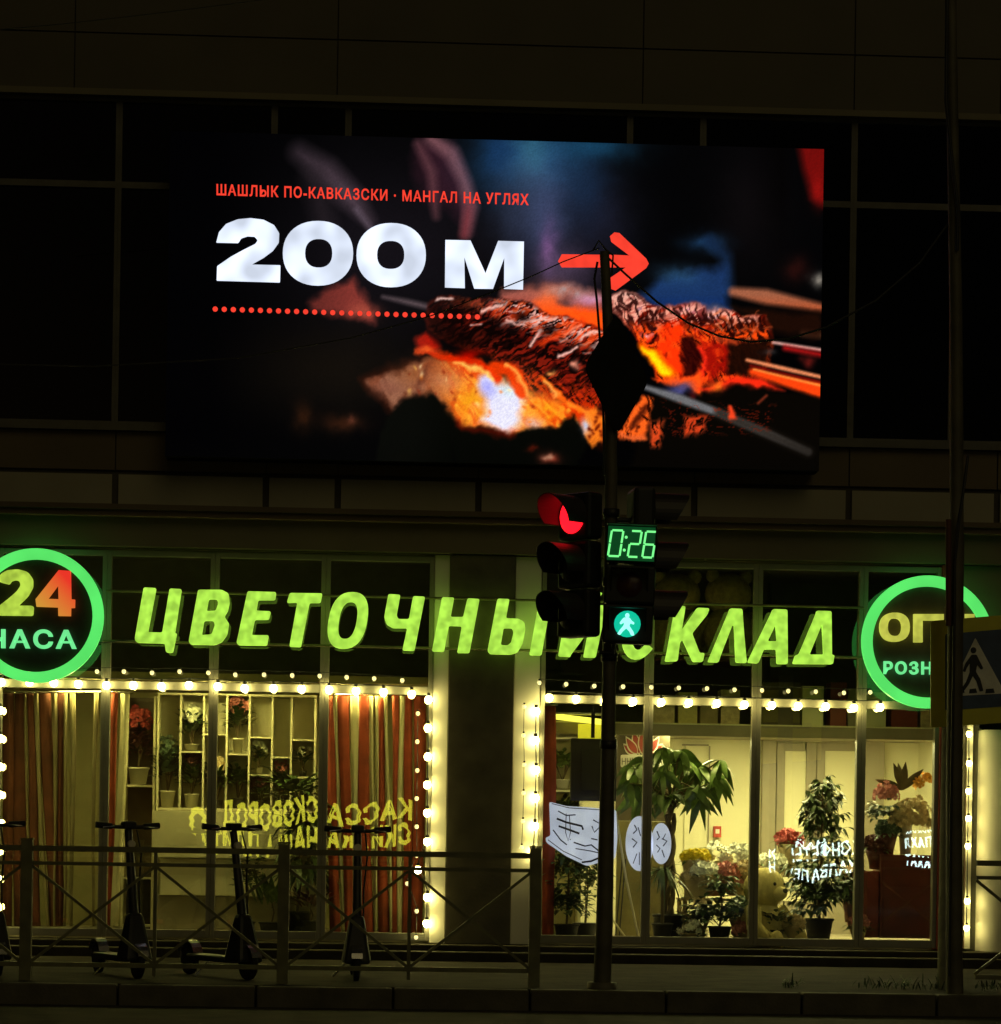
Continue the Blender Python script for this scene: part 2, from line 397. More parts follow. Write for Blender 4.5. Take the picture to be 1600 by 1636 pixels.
MB().box(xp + 0.05, 4.6, 0.54, 0.617, ZR + 0.0225, ZR + 0.036).build('gallery_edge', M['cream_wall'], B)
MB().box(xp + 0.05, 4.7, 3.3, 3.4, zS0 + 0.022, ZR - 0.002).box(xp + 0.05, xp + 0.1, 0.13, 3.298, zS0 + 0.022, ZR - 0.002).box(4.55, 4.65, 0.13, 3.298, zS0 + 0.022, ZR - 0.002).build('back_wall', M['cream_wall'], B)
MB().box(XL, xp - 0.03, 0.9, 1.0, 2.795, zS1 + 0.1).box(xp + 0.03, XR, 1.9, 2.0, ZR + 0.035, zS1 + 0.1).box(XL, XR, 0.11, 1.9, zS1 + 0.02, zS1 + 0.06).build('dark_lining', M['void'], B)
# inner glazed double door on the back wall of the right-hand room
YB = 3.22
d = MB()
def pr(mbq, a, y0, b, y1, Ya, Yb, mi=0):
    x0, x1, z0, z1 = RC(a, y0, b, y1, Ya)
    return mbq.box(x0, x1, Ya, Yb, z0, z1, mi)
pr(d, 1217, 1178, 1239, 1500, YB - 0.06, YB + 0.06); pr(d, 1239.5, 1172, 1372, 1186, YB - 0.058, YB + 0.05); pr(d, 1372.5, 1178, 1412, 1500, YB - 0.06, YB + 0.06)
df = d.build('door_frame', M['frame_taupe'], B, bevel=0.004)
for a, b, pa, pb in ((1240, 1303, 1253, 1287), (1304, 1372, 1317, 1371)):
    d = MB()
    pr(d, a, 1187, pa, 1500, YB - 0.03, YB + 0.03); pr(d, pb, 1187, b, 1500, YB - 0.03, YB + 0.03)
    pr(d, pa + .1, 1187, pb - .1, 1200, YB - 0.03, YB + 0.03); pr(d, pa + .1, 1440, pb - .1, 1500, YB - 0.03, YB + 0.03)
    dd = d.build('inner_door', M['frame_taupe'], B, bevel=0.004)
    q = MB(); pr(q, pa, 1200, pb, 1440, YB, YB + 0.01); q.build('door_panel', M['cream_wall'], dd)
    q = MB(); pr(q, b - 6 if a < 1300 else a + 3, 1318, b - 3 if a < 1300 else a + 6, 1338, YB - 0.07, YB - 0.032); q.build('handle', M['black'], dd)
d = MB(); pr(d, 1093, 1192, 1131, 1500, YB + 0.055, YB + 0.09); sd_ = d.build('service_door', M['cream_wall'], B, bevel=0.006)
d = MB(); pr(d, 1091, 1189, 1133, 1191.6, YB + 0.03, YB + 0.09); pr(d, 1131.5, 1192, 1133, 1500, YB + 0.03, YB + 0.09); d.build('door_trim', M['frame_taupe'], sd_)

# ------------------------------------------------------------------ LED billboard
YS = -0.42
def rnoise(x, y, sc, seed):
    rs = np.random.RandomState(seed); g = rs.rand(256, 256)
    u = x / sc; v = y / sc; i = np.floor(u).astype(int); j = np.floor(v).astype(int); a = u - i; b = v - j
    a = a * a * (3 - 2 * a); b = b * b * (3 - 2 * b)
    G = lambda p, q: g[p % 256, q % 256]
    return (G(i, j) * (1 - a) + G(i + 1, j) * a) * (1 - b) + (G(i, j + 1) * (1 - a) + G(i + 1, j + 1) * a) * b
def fbm(x, y, sc, seed, o=4):
    t = 0; am = 0.5; tot = 0
    for k in range(o): t = t + am * rnoise(x, y, sc, seed + k); tot += am; am *= 0.5; sc *= 0.5
    return t / tot
class Picture:
    def __init__(s, px, py):
        s.x, s.y = px, py; s.c = np.zeros(px.shape + (3,)); s.c[:] = (3, 3, 4)
        s.wx = px + (fbm(px, py, 22, 5) - 0.5) * 16; s.wy = py + (fbm(px, py, 22, 11) - 0.5) * 16
    def mix(s, a, col):
        a = np.clip(a, 0, 1)[..., None]; s.c = s.c * (1 - a) + np.array(col) * a
    def dist(s, pts, warp):
        x, y = (s.wx, s.wy) if warp else (s.x, s.y)
        ins = np.zeros(x.shape, bool); dm = np.full(x.shape, 1e9); k = len(pts)
        for i in range(k):
            (x0, y0), (x1, y1) = pts[i - 1], pts[i]
            dx, dy = x1 - x0, y1 - y0
            t = np.clip(((x - x0) * dx + (y - y0) * dy) / (dx * dx + dy * dy + 1e-9), 0, 1)
            dm = np.minimum(dm, np.hypot(x - x0 - t * dx, y - y0 - t * dy))
            if dy: ins ^= ((y0 > y) != (y1 > y)) & (x < (x1 - x0) * (y - y0) / dy + x0)
        return np.where(ins, dm, -dm)
    def poly(s, pts, col, soft=3, op=1.0, warp=True, tex=None):
        a = np.clip(0.5 + s.dist(pts, warp) / (2 * soft), 0, 1) * op
        if tex is not None: a = a * tex
        s.mix(a, col)
    def blob(s, cx, cy, rx, ry, col, op=1.0, rot=0, tex=None):
        c, q = math.cos(R(rot)), math.sin(R(rot)); x = (s.wx - cx) * c + (s.wy - cy) * q; y = -(s.wx - cx) * q + (s.wy - cy) * c
        a = np.exp(-((x / rx) ** 2 + (y / ry) ** 2) * 1.2) * op
        if tex is not None: a = a * tex
        s.mix(a, col)
    def streak(s, pts, ang, lo, sh, seed, thr, col, op=1.0, soft=4, mask=None):
        c, q = math.cos(R(ang)), math.sin(R(ang)); u = (s.wx * c + s.wy * q) / lo + 60; v = (-s.wx * q + s.wy * c) / sh + 60
        r = 1 - np.abs(2 * (0.7 * rnoise(u, v, 1.0, seed) + 0.3 * rnoise(u * 2.3, v * 2.3, 1.0, seed + 3)) - 1)
        a = np.clip((r - thr) / (1 - thr) * 2.2, 0, 1) * np.clip(0.5 + s.dist(pts, True) / (2 * soft), 0, 1) * op
        if mask is not None: a = a * mask
        s.mix(a, col)
    def stroke(s, pts, w, col, soft=2, op=1.0, warp=False):
        x, y = (s.wx, s.wy) if warp else (s.x, s.y); dm = np.full(x.shape, 1e9); k = len(pts)
        ws = w if isinstance(w, (list, tuple)) else [w] * k
        for i in range(k - 1):
            (x0, y0), (x1, y1) = pts[i], pts[i + 1]; dx, dy = x1 - x0, y1 - y0
            t = np.clip(((x - x0) * dx + (y - y0) * dy) / (dx * dx + dy * dy + 1e-9), 0, 1)
            dm = np.minimum(dm, np.hypot(x - x0 - t * dx, y - y0 - t * dy) - (ws[i] + t * (ws[i + 1] - ws[i])) / 2)
        s.mix(np.clip(0.5 - dm / (2 * soft), 0, 1) * op, col)
def paint(px, py):
    p = Picture(px, py); x, y = px, py; rng = random.Random(4)
    g1 = fbm(x, y, 14, 21, 3); g2 = fbm(x, y, 30, 31, 4); g3 = fbm(x, y, 12, 41, 2)
    n1 = np.clip((g1 - 0.35) * 3, 0, 1); n2 = np.clip((g2 - 0.35) * 3, 0, 1); n3 = np.clip((g3 - 0.3) * 2.5, 0, 1)
    # dim smoke, hands and blurred backdrop
    p.blob(600, 400, 260, 150, (24, 20, 26), 0.8); p.blob(480, 590, 190, 80, (24, 18, 12), 0.9)
    p.stroke([(478, 244), (520, 275), (560, 315), (590, 352)], [26, 40, 34, 10], (78, 62, 72), 14, 0.9)
    p.stroke([(500, 285), (520, 360)], 34, (52, 42, 48), 14, 0.6); p.stroke([(570, 335), (598, 372)], 9, (92, 78, 90), 5, 0.8)
    p.poly([(668, 222), (720, 235), (752, 300), (752, 370), (720, 330), (690, 330), (660, 260)], (48, 22, 32), 14, 0.9)
    p.stroke([(690, 222), (722, 245), (743, 290), (752, 330), (745, 372)], [20, 24, 20, 22, 14], (122, 76, 82), 8, 0.9)
    p.stroke([(668, 230), (690, 275), (697, 345)], [12, 16, 10], (92, 54, 60), 7, 0.8); p.stroke([(750, 330), (742, 375)], 14, (120, 44, 50), 7, 0.7)
    p.blob(850, 255, 90, 70, (34, 84, 128), 0.95); p.blob(852, 245, 30, 60, (60, 120, 130), 0.5); p.blob(945, 232, 70, 26, (22, 72, 104), 0.8)
    p.blob(795, 240, 30, 50, (20, 52, 92), 0.7)
    p.blob(868, 340, 55, 85, (66, 76, 112), 0.85); p.blob(820, 330, 40, 60, (44, 50, 70), 0.6); p.blob(878, 400, 16, 42, (140, 92, 150), 0.8); p.blob(905, 430, 60, 40, (92, 72, 98), 0.7)
    p.blob(960, 350, 60, 70, (30, 30, 46), 0.7); p.blob(935, 300, 40, 60, (26, 48, 80), 0.5)
    p.blob(1130, 388, 34, 16, (28, 62, 100), 0.9); p.stroke([(1135, 385), (1160, 410), (1162, 460)], 20, (20, 42, 74), 8, 0.9)
    p.poly([(1015, 472), (1060, 448), (1100, 435), (1163, 425), (1165, 494), (1080, 500), (1040, 490)], (26, 54, 102), 9, 0.95); p.blob(1085, 440, 40, 18, (44, 84, 120), 0.6)
    p.poly([(1276, 230), (1325, 230), (1325, 335), (1298, 318), (1284, 270)], (118, 12, 10), 8, 0.95, False); p.blob(1306, 305, 12, 26, (170, 20, 16), 0.5)
    p.blob(1272, 430, 22, 22, (60, 18, 14), 0.6); p.blob(1308, 447, 12, 12, (150, 142, 130), 0.9); p.blob(1200, 330, 60, 100, (16, 12, 14), 0.7)
    p.stroke([(1172, 466), (1225, 474), (1318, 492)], [14, 24, 12], (172, 100, 70), 5, 0.95); p.stroke([(1285, 532), (1315, 535)], 12, (110, 80, 60), 4, 0.7)
    p.poly([(1170, 490), (1316, 500), (1316, 540), (1230, 530)], (40, 20, 12), 8, 0.8)
    # red-brown hand below the digits
    p.poly([(494, 480), (530, 460), (566, 446), (582, 468), (599, 496), (599, 514), (575, 512), (545, 502), (505, 498)], (142, 56, 48), 8, 0.9); p.blob(582, 498, 22, 14, (176, 80, 62), 0.7)
    p.stroke([(612, 474), (650, 482), (688, 491)], [4, 8, 9], (96, 80, 84), 4, 0.9)
    p.blob(482, 665, 16, 24, (66, 34, 16), 0.9); p.blob(545, 675, 34, 14, (60, 30, 16), 0.8); p.blob(560, 670, 8, 8, (96, 50, 34), 0.8); p.blob(640, 727, 20, 8, (60, 24, 12), 0.7)
    # glow behind the left skewer
    p.poly([(800, 466), (850, 458), (905, 455), (965, 470), (966, 535), (900, 515), (850, 500), (800, 495)], (172, 92, 78), 8, 0.95)
    p.poly([(852, 482), (872, 470), (930, 492), (966, 498), (966, 535), (905, 512), (868, 505)], (244, 104, 44), 7, 0.9); p.blob(880, 470, 28, 20, (226, 110, 70), 0.7)
    p.blob(912, 468, 34, 11, (168, 150, 150), 0.75, 8, n1 + 0.3); p.blob(945, 478, 26, 9, (214, 160, 200), 0.7); p.blob(905, 482, 14, 8, (80, 56, 60), 0.8)
    # left skewer of meat
    meat = [(690, 482), (720, 474), (760, 480), (800, 478), (850, 490), (880, 505), (930, 515), (966, 535), (968, 640), (945, 662), (910, 648), (880, 640), (845, 622), (815, 590), (780, 566), (740, 552), (700, 540), (680, 510)]
    p.poly(meat, (44, 12, 10), 5, 1.0); p.poly(meat, (96, 26, 18), 6, 0.75, True, n1); p.poly(meat, (14, 6, 6), 5, 0.7, True, np.clip(n2 * 1.2 - 0.2, 0, 1))
    def inside(q, ptx):
        a = False
        for i in range(len(ptx)):
            (x0, y0), (x1, y1) = ptx[i - 1], ptx[i]
            if (y0 > q[1]) != (y1 > q[1]) and q[0] < (x1 - x0) * (q[1] - y0) / (y1 - y0) + x0: a = not a
        return a
    tb = np.clip((505 + (x - 760) * 0.24 - y) / 30 + 0.5, 0, 1); bt = np.clip((y - 545 - (x - 760) * 0.35) / 40, 0, 1)
    p.streak(meat, -28, 26, 7, 71, 0.62, (132, 44, 30), 0.8); p.streak(meat, -35, 20, 5, 81, 0.7, (8, 3, 3), 0.9)
    p.streak(meat, -22, 18, 4.5, 91, 0.76, (244, 200, 190), 0.95, 4, tb * np.clip((x - 770) / 60, 0.15, 1)); p.streak(meat, -40, 16, 5, 97, 0.72, (214, 92, 50), 0.8, 4, np.clip(tb * 1.3 - 0.2 + (x - 860) / 200, 0, 1))
    p.streak(meat, 50, 18, 5, 101, 0.72, (206, 76, 30), 0.8, 4, bt)
    p.mix(np.clip((790 - x) / 90, 0, 1) * np.clip(0.5 + p.dist(meat, True) / 8, 0, 1) * 0.8, (20, 9, 8)); p.blob(760, 540, 70, 20, (16, 6, 5), 0.7)
    for k in range(60):
        q = (rng.uniform(750, 966), rng.uniform(482, 600))
        if not inside(q, meat): continue
        top = q[1] < 490 + (q[0] - 760) * 0.26 + 28
        ang = rng.uniform(-0.7, 0.15); ln = rng.uniform(5, 20)
        col = rng.choice([(232, 190, 180), (206, 120, 100), (170, 70, 50), (240, 214, 208)]) if top else rng.choice([(120, 44, 30), (90, 22, 16), (150, 60, 40), (30, 8, 8), (20, 6, 6)])
        p.stroke([q, (q[0] + ln * math.cos(ang), q[1] + ln * math.sin(ang))], rng.uniform(1.0, 3), col, 1.6, rng.uniform(0.4, 0.85), True)
    for a, b in (((832, 512), (885, 508)), ((840, 520), (812, 514)), ((848, 552), (868, 528)), ((892, 566), (924, 552)), ((930, 538), (955, 532)), ((900, 530), (926, 518)), ((770, 496), (800, 490)), ((700, 482), (722, 478))):
        p.stroke([a, b], 5, (236, 196, 186), 1.8, 0.9, True)
    for q in ((835, 505), (880, 525), (820, 530), (795, 520)): p.blob(q[0], q[1], 13, 9, (16, 8, 8), 0.9)
    p.stroke([(870, 548), (905, 525), (930, 512)], 9, (212, 84, 40), 4, 0.7, True); p.blob(918, 582, 7, 6, (226, 170, 150), 0.9); p.blob(884, 594, 8, 6, (232, 170, 110), 0.9)
    # fire under it
    fire = [(588, 612), (640, 592), (652, 584), (672, 582), (690, 576), (735, 572), (775, 596), (800, 606), (838, 634), (868, 632), (905, 645), (935, 655), (962, 664), (962, 705), (905, 672), (885, 682), (850, 682), (820, 692), (790, 688), (770, 680), (730, 674), (722, 655), (706, 636), (692, 627), (645, 634), (632, 650), (612, 626)]
    fr = np.clip((x - 655) / 110, 0, 1); fr = fr * fr * (3 - 2 * fr)
    p.poly(fire, (130, 40, 14), 18, 0.7); p.poly(fire, (118, 70, 50), 8, 1.0); p.poly(fire, (226, 120, 52), 6, 1.0, True, fr)
    p.streak(fire, 60, 26, 12, 111, 0.5, (168, 112, 84), 0.7, 6, 1 - fr); p.poly(fire, (250, 178, 78), 10, 0.9, True, n2 * fr); p.streak(fire, 55, 30, 9, 121, 0.66, (176, 52, 18), 0.75, 5, fr); p.poly(fire, (120, 48, 22), 6, 0.55, True, np.clip(1.6 * (g2 - 0.52) * 4, 0, 1))
    p.blob(660, 600, 26, 20, (150, 84, 44), 0.8); p.blob(678, 605, 7, 22, (66, 24, 16), 0.8, 20); p.blob(620, 620, 22, 12, (140, 84, 64), 0.8)
    p.blob(715, 608, 34, 26, (186, 136, 104), 0.75); p.blob(800, 648, 60, 46, (255, 214, 140), 0.7); p.blob(755, 645, 28, 34, (214, 156, 58), 0.8, 0, n3 + 0.3); p.blob(868, 658, 26, 20, (226, 170, 62), 0.85, 0, n3 + 0.4); p.blob(852, 678, 18, 11, (212, 190, 186), 0.8)
    p.poly([(770, 604), (788, 598), (798, 612), (828, 614), (840, 632), (832, 662), (828, 682), (812, 692), (786, 686), (770, 672), (780, 640), (766, 618)], (226, 226, 244), 8, 0.98); p.blob(782, 622, 14, 16, (150, 150, 226), 0.6); p.blob(815, 622, 16, 12, (206, 222, 224), 0.8)
    for st_, w, c in (([(668, 560), (690, 566), (720, 568), (752, 574), (782, 592), (800, 606)], 11, (196, 62, 24)), ([(790, 588), (812, 590), (828, 606), (838, 626)], 20, (206, 78, 30)), ([(812, 584), (830, 604), (846, 630)], 4, (244, 196, 120)), ([(728, 576), (752, 584), (770, 592), (790, 606)], 5, (248, 210, 130)), ([(868, 604), (884, 622), (900, 640), (930, 658)], 7, (224, 120, 50)), ([(872, 610), (890, 632)], 3, (250, 200, 130)), ([(905, 645), (940, 660)], 6, (240, 150, 70))):
        p.stroke(st_, w, c, 3, 0.9, True)
    p.poly([(664, 545), (684, 530), (702, 556), (690, 566), (672, 560)], (172, 34, 20), 5, 0.9); p.blob(684, 560, 14, 5, (232, 110, 50), 0.8); p.blob(752, 566, 22, 9, (160, 26, 14), 0.8)
    for k in range(70):
        q = (rng.uniform(640, 960), rng.uniform(560, 690))
        if inside(q, fire): p.blob(q[0], q[1], rng.uniform(2, 5), rng.uniform(2, 6), rng.choice([(250, 190, 90), (226, 120, 40), (120, 40, 20), (252, 226, 170)]), 0.6)
    # coals
    for c in ([(636, 646), (650, 636), (692, 629), (708, 642), (724, 672), (730, 690), (726, 740), (600, 740), (610, 680)], [(724, 676), (770, 684), (820, 696), (860, 684), (892, 684), (930, 720), (920, 745), (730, 745)], [(890, 684), (900, 668), (916, 664), (932, 690), (940, 712), (930, 730), (896, 730)]):
        p.poly(c, (9, 10, 7), 4, 0.97)
    p.stroke([(730, 676), (772, 690), (820, 696)], 10, (74, 22, 12), 4, 0.8, True)
    p.poly([(936, 656), (956, 650), (966, 672), (962, 706), (946, 712), (936, 700)], (224, 138, 62), 3, 0.95); p.blob(937, 682, 8, 14, (196, 204, 226), 0.9)
    for k in range(14): p.blob(rng.uniform(940, 962), rng.uniform(656, 706), 3, 4, (90, 30, 14), 0.8)
    p.blob(880, 732, 18, 10, (162, 78, 60), 0.95); p.blob(876, 730, 9, 6, (236, 196, 170), 0.8); p.blob(850, 717, 10, 4, (110, 40, 24), 0.7)
    # right skewer of meat
    mt = [(972, 478), (990, 466), (1012, 464), (1030, 484), (1062, 488), (1085, 486), (1110, 486), (1130, 497), (1165, 498), (1190, 508), (1225, 508), (1230, 545), (1230, 585), (1200, 602), (1150, 614), (1100, 606), (1048, 608), (1046, 580), (1012, 530), (982, 500)]
    p.poly(mt, (150, 44, 26), 4, 1.0); p.poly(mt, (222, 76, 36), 6, 0.75, True, n2); p.poly(mt, (70, 16, 12), 4, 0.6, True, np.clip(n1 - 0.2, 0, 1))
    p.poly([(972, 478), (990, 466), (1012, 464), (1032, 486), (1020, 498), (1000, 520), (980, 500)], (206, 142, 128), 4, 0.9); p.blob(1000, 480, 12, 8, (150, 70, 62), 0.7); p.blob(985, 495, 10, 5, (40, 16, 16), 0.7, -30)
    p.blob(1042, 505, 20, 17, (58, 18, 18), 0.95); p.blob(1018, 500, 5, 14, (178, 154, 170), 0.8, 30); p.blob(1040, 528, 16, 7, (186, 140, 154), 0.85, -20, n1 + 0.2); p.blob(1034, 535, 7, 5, (232, 206, 220), 0.8); p.blob(1072, 500, 24, 10, (206, 150, 134), 0.85, -10)
    p.blob(1100, 494, 26, 7, (236, 188, 196), 0.85); p.blob(1122, 510, 18, 14, (52, 14, 16), 0.95); p.blob(1147, 502, 19, 9, (242, 218, 226), 0.95)
    p.poly([(1160, 515), (1190, 510), (1228, 512), (1228, 545), (1190, 545), (1150, 530)], (58, 24, 14), 4, 0.9)
    rt = np.clip((525 - y) / 25 + 0.4, 0, 1)
    p.streak(mt, -30, 20, 6, 131, 0.66, (238, 178, 160), 0.9, 4, rt); p.streak(mt, 70, 22, 6, 141, 0.66, (36, 8, 6), 0.85, 4); p.streak(mt, 60, 18, 5, 151, 0.74, (250, 110, 50), 0.85, 4, 1 - rt)
    for k in range(26):
        q = (rng.uniform(1140, 1225), rng.uniform(500, 546)); ang = rng.uniform(-0.9, 0.9)
        p.stroke([q, (q[0] + 9 * math.cos(ang), q[1] + 9 * math.sin(ang))], rng.uniform(1.5, 4), rng.choice([(212, 140, 110), (150, 80, 50), (40, 14, 10), (226, 160, 120), (30, 12, 10)]), 1.5, 0.85, True)
    p.poly([(1062, 520), (1090, 505), (1095, 560), (1086, 600), (1066, 596), (1050, 560)], (238, 76, 34), 6, 0.85, True, n3 + 0.35)
    p.poly([(1092, 540), (1114, 536), (1120, 560), (1116, 600), (1088, 602)], (40, 8, 8), 5, 0.9); p.poly([(1122, 552), (1165, 548), (1162, 602), (1126, 606)], (140, 32, 22), 6, 0.85, True, n3 + 0.4)
    p.stroke([(1120, 558), (1124, 580), (1120, 604)], 7, (222, 70, 50), 3, 0.8, True); p.poly([(1164, 545), (1230, 540), (1230, 588), (1200, 600), (1160, 600)], (28, 13, 8), 6, 0.95); p.stroke([(1140, 540), (1172, 546)], 8, (190, 90, 56), 4, 0.7, True)
    p.stroke([(1026, 552), (1050, 574), (1070, 600)], [10, 24, 14], (250, 130, 30), 5, 0.9, True); p.stroke([(1030, 556), (1050, 575), (1066, 596)], [6, 14, 8], (255, 214, 50), 4, 0.95, True)
    # flames and coals right
    p.poly([(1042, 606), (1090, 602), (1120, 596), (1128, 612), (1122, 634), (1112, 628), (1080, 615)], (244, 108, 52), 4, 0.9); p.poly([(1122, 620), (1150, 612), (1176, 602), (1215, 604), (1250, 622), (1200, 622), (1165, 616), (1152, 632), (1140, 630)], (232, 72, 46), 5, 0.9); p.blob(1145, 620, 10, 12, (252, 150, 70), 0.8)
    p.blob(1085, 621, 24, 11, (92, 92, 132), 0.9); p.blob(1105, 634, 8, 6, (130, 40, 40), 0.8)
    p.stroke([(1236, 547), (1320, 560)], 5, (206, 168, 160), 2, 0.95); p.stroke([(1255, 556), (1320, 568)], 8, (180, 44, 44), 4, 0.8); p.blob(1230, 565, 12, 6, (70, 66, 66), 0.7); p.blob(1292, 575, 10, 12, (110, 40, 36), 0.8)
    p.stroke([(1202, 594), (1320, 626)], [10, 26], (228, 92, 44), 4, 0.95); p.stroke([(1194, 575), (1250, 588), (1320, 604)], [5, 7, 6], (214, 150, 116), 2, 0.95); p.stroke([(1200, 584), (1320, 612)], 4, (120, 24, 20), 2, 0.8); p.stroke([(1205, 590), (1320, 618)], 3, (250, 180, 110), 2, 0.8)
    p.poly([(1040, 632), (1110, 634), (1160, 618), (1230, 624), (1320, 634), (1320, 760), (1000, 760)], (12, 9, 6), 6, 0.92)
    p.stroke([(1030, 618), (1090, 638), (1150, 660), (1220, 690), (1292, 722)], [8, 14, 12, 12, 10], (128, 128, 130), 3, 0.9); p.stroke([(1150, 660), (1220, 690), (1292, 722)], 16, (40, 34, 28), 6, 0.75)
    coal = [(1022, 634), (1040, 640), (1034, 668), (1030, 700), (990, 700), (988, 690), (1006, 664)]; p.poly(coal, (60, 20, 10), 4, 1.0); p.streak(coal, 70, 14, 5, 161, 0.45, (226, 118, 60), 0.95, 4); p.stroke([(1030, 650), (1012, 680)], 7, (50, 18, 10), 3, 0.8, True); p.stroke([(994, 694), (1028, 698)], 8, (214, 120, 76), 3, 0.9, True)
    c2 = [(1036, 676), (1060, 674), (1054, 712), (1040, 714)]; p.streak(c2, 75, 14, 5, 171, 0.5, (206, 96, 58), 0.95, 5); c3 = [(1098, 664), (1130, 662), (1124, 694), (1096, 700)]; p.streak(c3, 110, 14, 5, 181, 0.55, (190, 84, 52), 0.95, 5); c4 = [(1060, 640), (1240, 650), (1230, 690), (1070, 700)]; p.streak(c4, 10, 18, 6, 191, 0.93, (130, 46, 26), 0.5, 6); p.stroke([(1166, 650), (1168, 664)], 9, (222, 92, 60), 3, 0.9, True); p.stroke([(1225, 632), (1212, 644)], 4, (140, 70, 50), 2, 0.8)
    # everything fades out towards the dark left and bottom
    p.mix(np.clip((560 - x) / 220, 0, 1) * 0.9, (1, 1, 2)); p.mix(np.clip((x - 1190) / 60, 0, 1) * np.clip((430 - y) / 120, 0, 1) * np.clip((1270 - x) / 20, 0, 1) * 0.7, (3, 2, 2)); p.mix(np.clip((y - 690) / 60, 0, 1) * 0.35, (5, 5, 4))
    hot = np.clip((x - 660) / 60, 0, 1) * np.clip((y - 470) / 30, 0, 1); lum = p.c.mean(-1, keepdims=True)
    sat = np.clip(lum + (p.c - lum) * 1.3, 0, 255); sat = 255 * (sat / 255) ** 1.18 * 1.08; k = hot[..., None]
    p.c = p.c * (1 - k) + sat * k
    out = p.c * (0.93 + 0.14 * np.random.RandomState(3).rand(*x.shape))[..., None]
    return np.clip(out, 0, 255)
a_, b_ = P(268, 470, YS), P(1318, 495, YS); xs0, xs1 = a_.x, P(1313, 495, YS).x
z1s, z0s = P(1316, 238, YS).z, P(1308, 752, YS).z
LED = thing('led_billboard', 'large lit video billboard showing glowing skewers, 200 м and a red arrow', 'billboard', ((xs0 + xs1) / 2, YS, z0s))
NX, NZ = 620, 310
gx, gz = np.meshgrid(np.linspace(xs0, xs1, NX + 1), np.linspace(z0s, z1s, NZ + 1))
ppx, ppy = proj(gx, YS, gz)
pic = paint(ppx, ppy) / 255.0
pic = np.where(pic <= 0.04045, pic / 12.92, ((pic + 0.055) / 1.055) ** 2.4)
me = bpy.data.meshes.new('screen')
co = np.stack([gx - LED.location.x, np.zeros_like(gx), gz - LED.location.z], -1).reshape(-1, 3)
ii, jj = np.meshgrid(np.arange(NX), np.arange(NZ)); v0 = (jj * (NX + 1) + ii).ravel()
quads = np.stack([v0, v0 + 1, v0 + NX + 2, v0 + NX + 1], -1)
me.vertices.add(len(co)); me.vertices.foreach_set('co', co.ravel())
me.loops.add(quads.size); me.loops.foreach_set('vertex_index', quads.ravel())
me.polygons.add(len(quads)); me.polygons.foreach_set('loop_start', np.arange(0, quads.size, 4)); me.polygons.foreach_set('loop_total', np.full(len(quads), 4))
me.update(); me.validate()
ca = me.color_attributes.new('led', 'FLOAT_COLOR', 'POINT')
ca.data.foreach_set('color', np.concatenate([pic.reshape(-1, 3), np.ones((len(co), 1))], 1).astype(np.float32).ravel())
lm = bpy.data.materials.new('led_pixels'); lm.use_nodes = True
n = lm.node_tree.nodes; b = n['Principled BSDF']; at = n.new('ShaderNodeAttribute'); at.attribute_name = 'led'
lm.node_tree.links.new(at.outputs['Color'], b.inputs['Emission Color']); b.inputs['Emission Strength'].default_value = 1.0
b.inputs['Base Color'].default_value = (0.004, 0.004, 0.004, 1); b.inputs['Roughness'].default_value = 0.8; b.inputs['Specular IOR Level'].default_value = 0.0; lm.cycles.emission_sampling = 'NONE'
me.materials.append(lm); so = bpy.data.objects.new('screen', me); COL.objects.link(so); so.parent = LED
q = MB(); q.box(xs0, xs1, YS + 0.004, -0.15, z0s, z1s)
for fx in (0.15, 0.5, 0.85):
    xx = xs0 + (xs1 - xs0) * fx; q.box(xx - 0.04, xx + 0.04, -0.149, -0.06, z0s + 0.2, z1s - 0.2)
q.build('cabinet', mat('cabinet_black', (0.004, 0.004, 0.004), 0.7, spec=0.1), LED)
M['led_white'] = mat('led_white', (0.01, 0.01, 0.01), 0.6, emit=(0.78, 0.86, 1.02), estr=1.1, evar=0.28, escale=3.2, sampling='NONE')
M['led_red'] = mat('led_red', (0.01, 0.005, 0.005), 0.6, emit=(1.0, 0.055, 0.03), estr=1.0, evar=0.1, sampling='NONE')
YT = YS - 0.006
c1 = lambda p: (260 + p[0] * 0.375, 200 + p[1] * 0.375)
two = [(228, 500), (240, 455), (270, 420), (320, 400), (375, 395), (430, 402), (475, 425), (497, 460), (495, 500), (470, 535), (430, 565), (380, 593), (502, 596), (500, 670), (230, 662), (232, 600), (290, 560), (345, 530), (395, 505), (405, 490), (392, 475), (362, 473), (335, 482), (322, 502)]
flat('digit', [rounded([c1(p) for p in two], 1.5)], YT, 0.004, M['led_white'], LED)
flat('digit', [[c1(p) for p in ell(662, 545, 150, 138, 44, 0, 0.92)], [c1(p) for p in ell(665, 545, 58, 61, 30, 0, 0.85)]], YT, 0.004, M['led_white'], LED)
flat('digit', [[c1(p) for p in ell(974, 553, 148, 137, 44, 0, 0.92)], [c1(p) for p in ell(972, 552, 58, 60, 30, 0, 0.85)]], YT, 0.004, M['led_white'], LED)
flat('letter', [[c1(p) for p in [(1205, 488), (1312, 490), (1376, 630), (1430, 492), (1540, 495), (1536, 700), (1455, 697), (1456, 565), (1408, 697), (1328, 696), (1286, 562), (1288, 694), (1203, 691)]]], YT, 0.004, M['led_white'], LED)
text_px('lettering', 'ШАШЛЫК ПО-КАВКАЗСКИ · МАНГАЛ НА УГЛЯХ', 346, 845, 311, 17, YT, 0.004, M['led_red'], LED, 0.022, 0.032, 1.16)
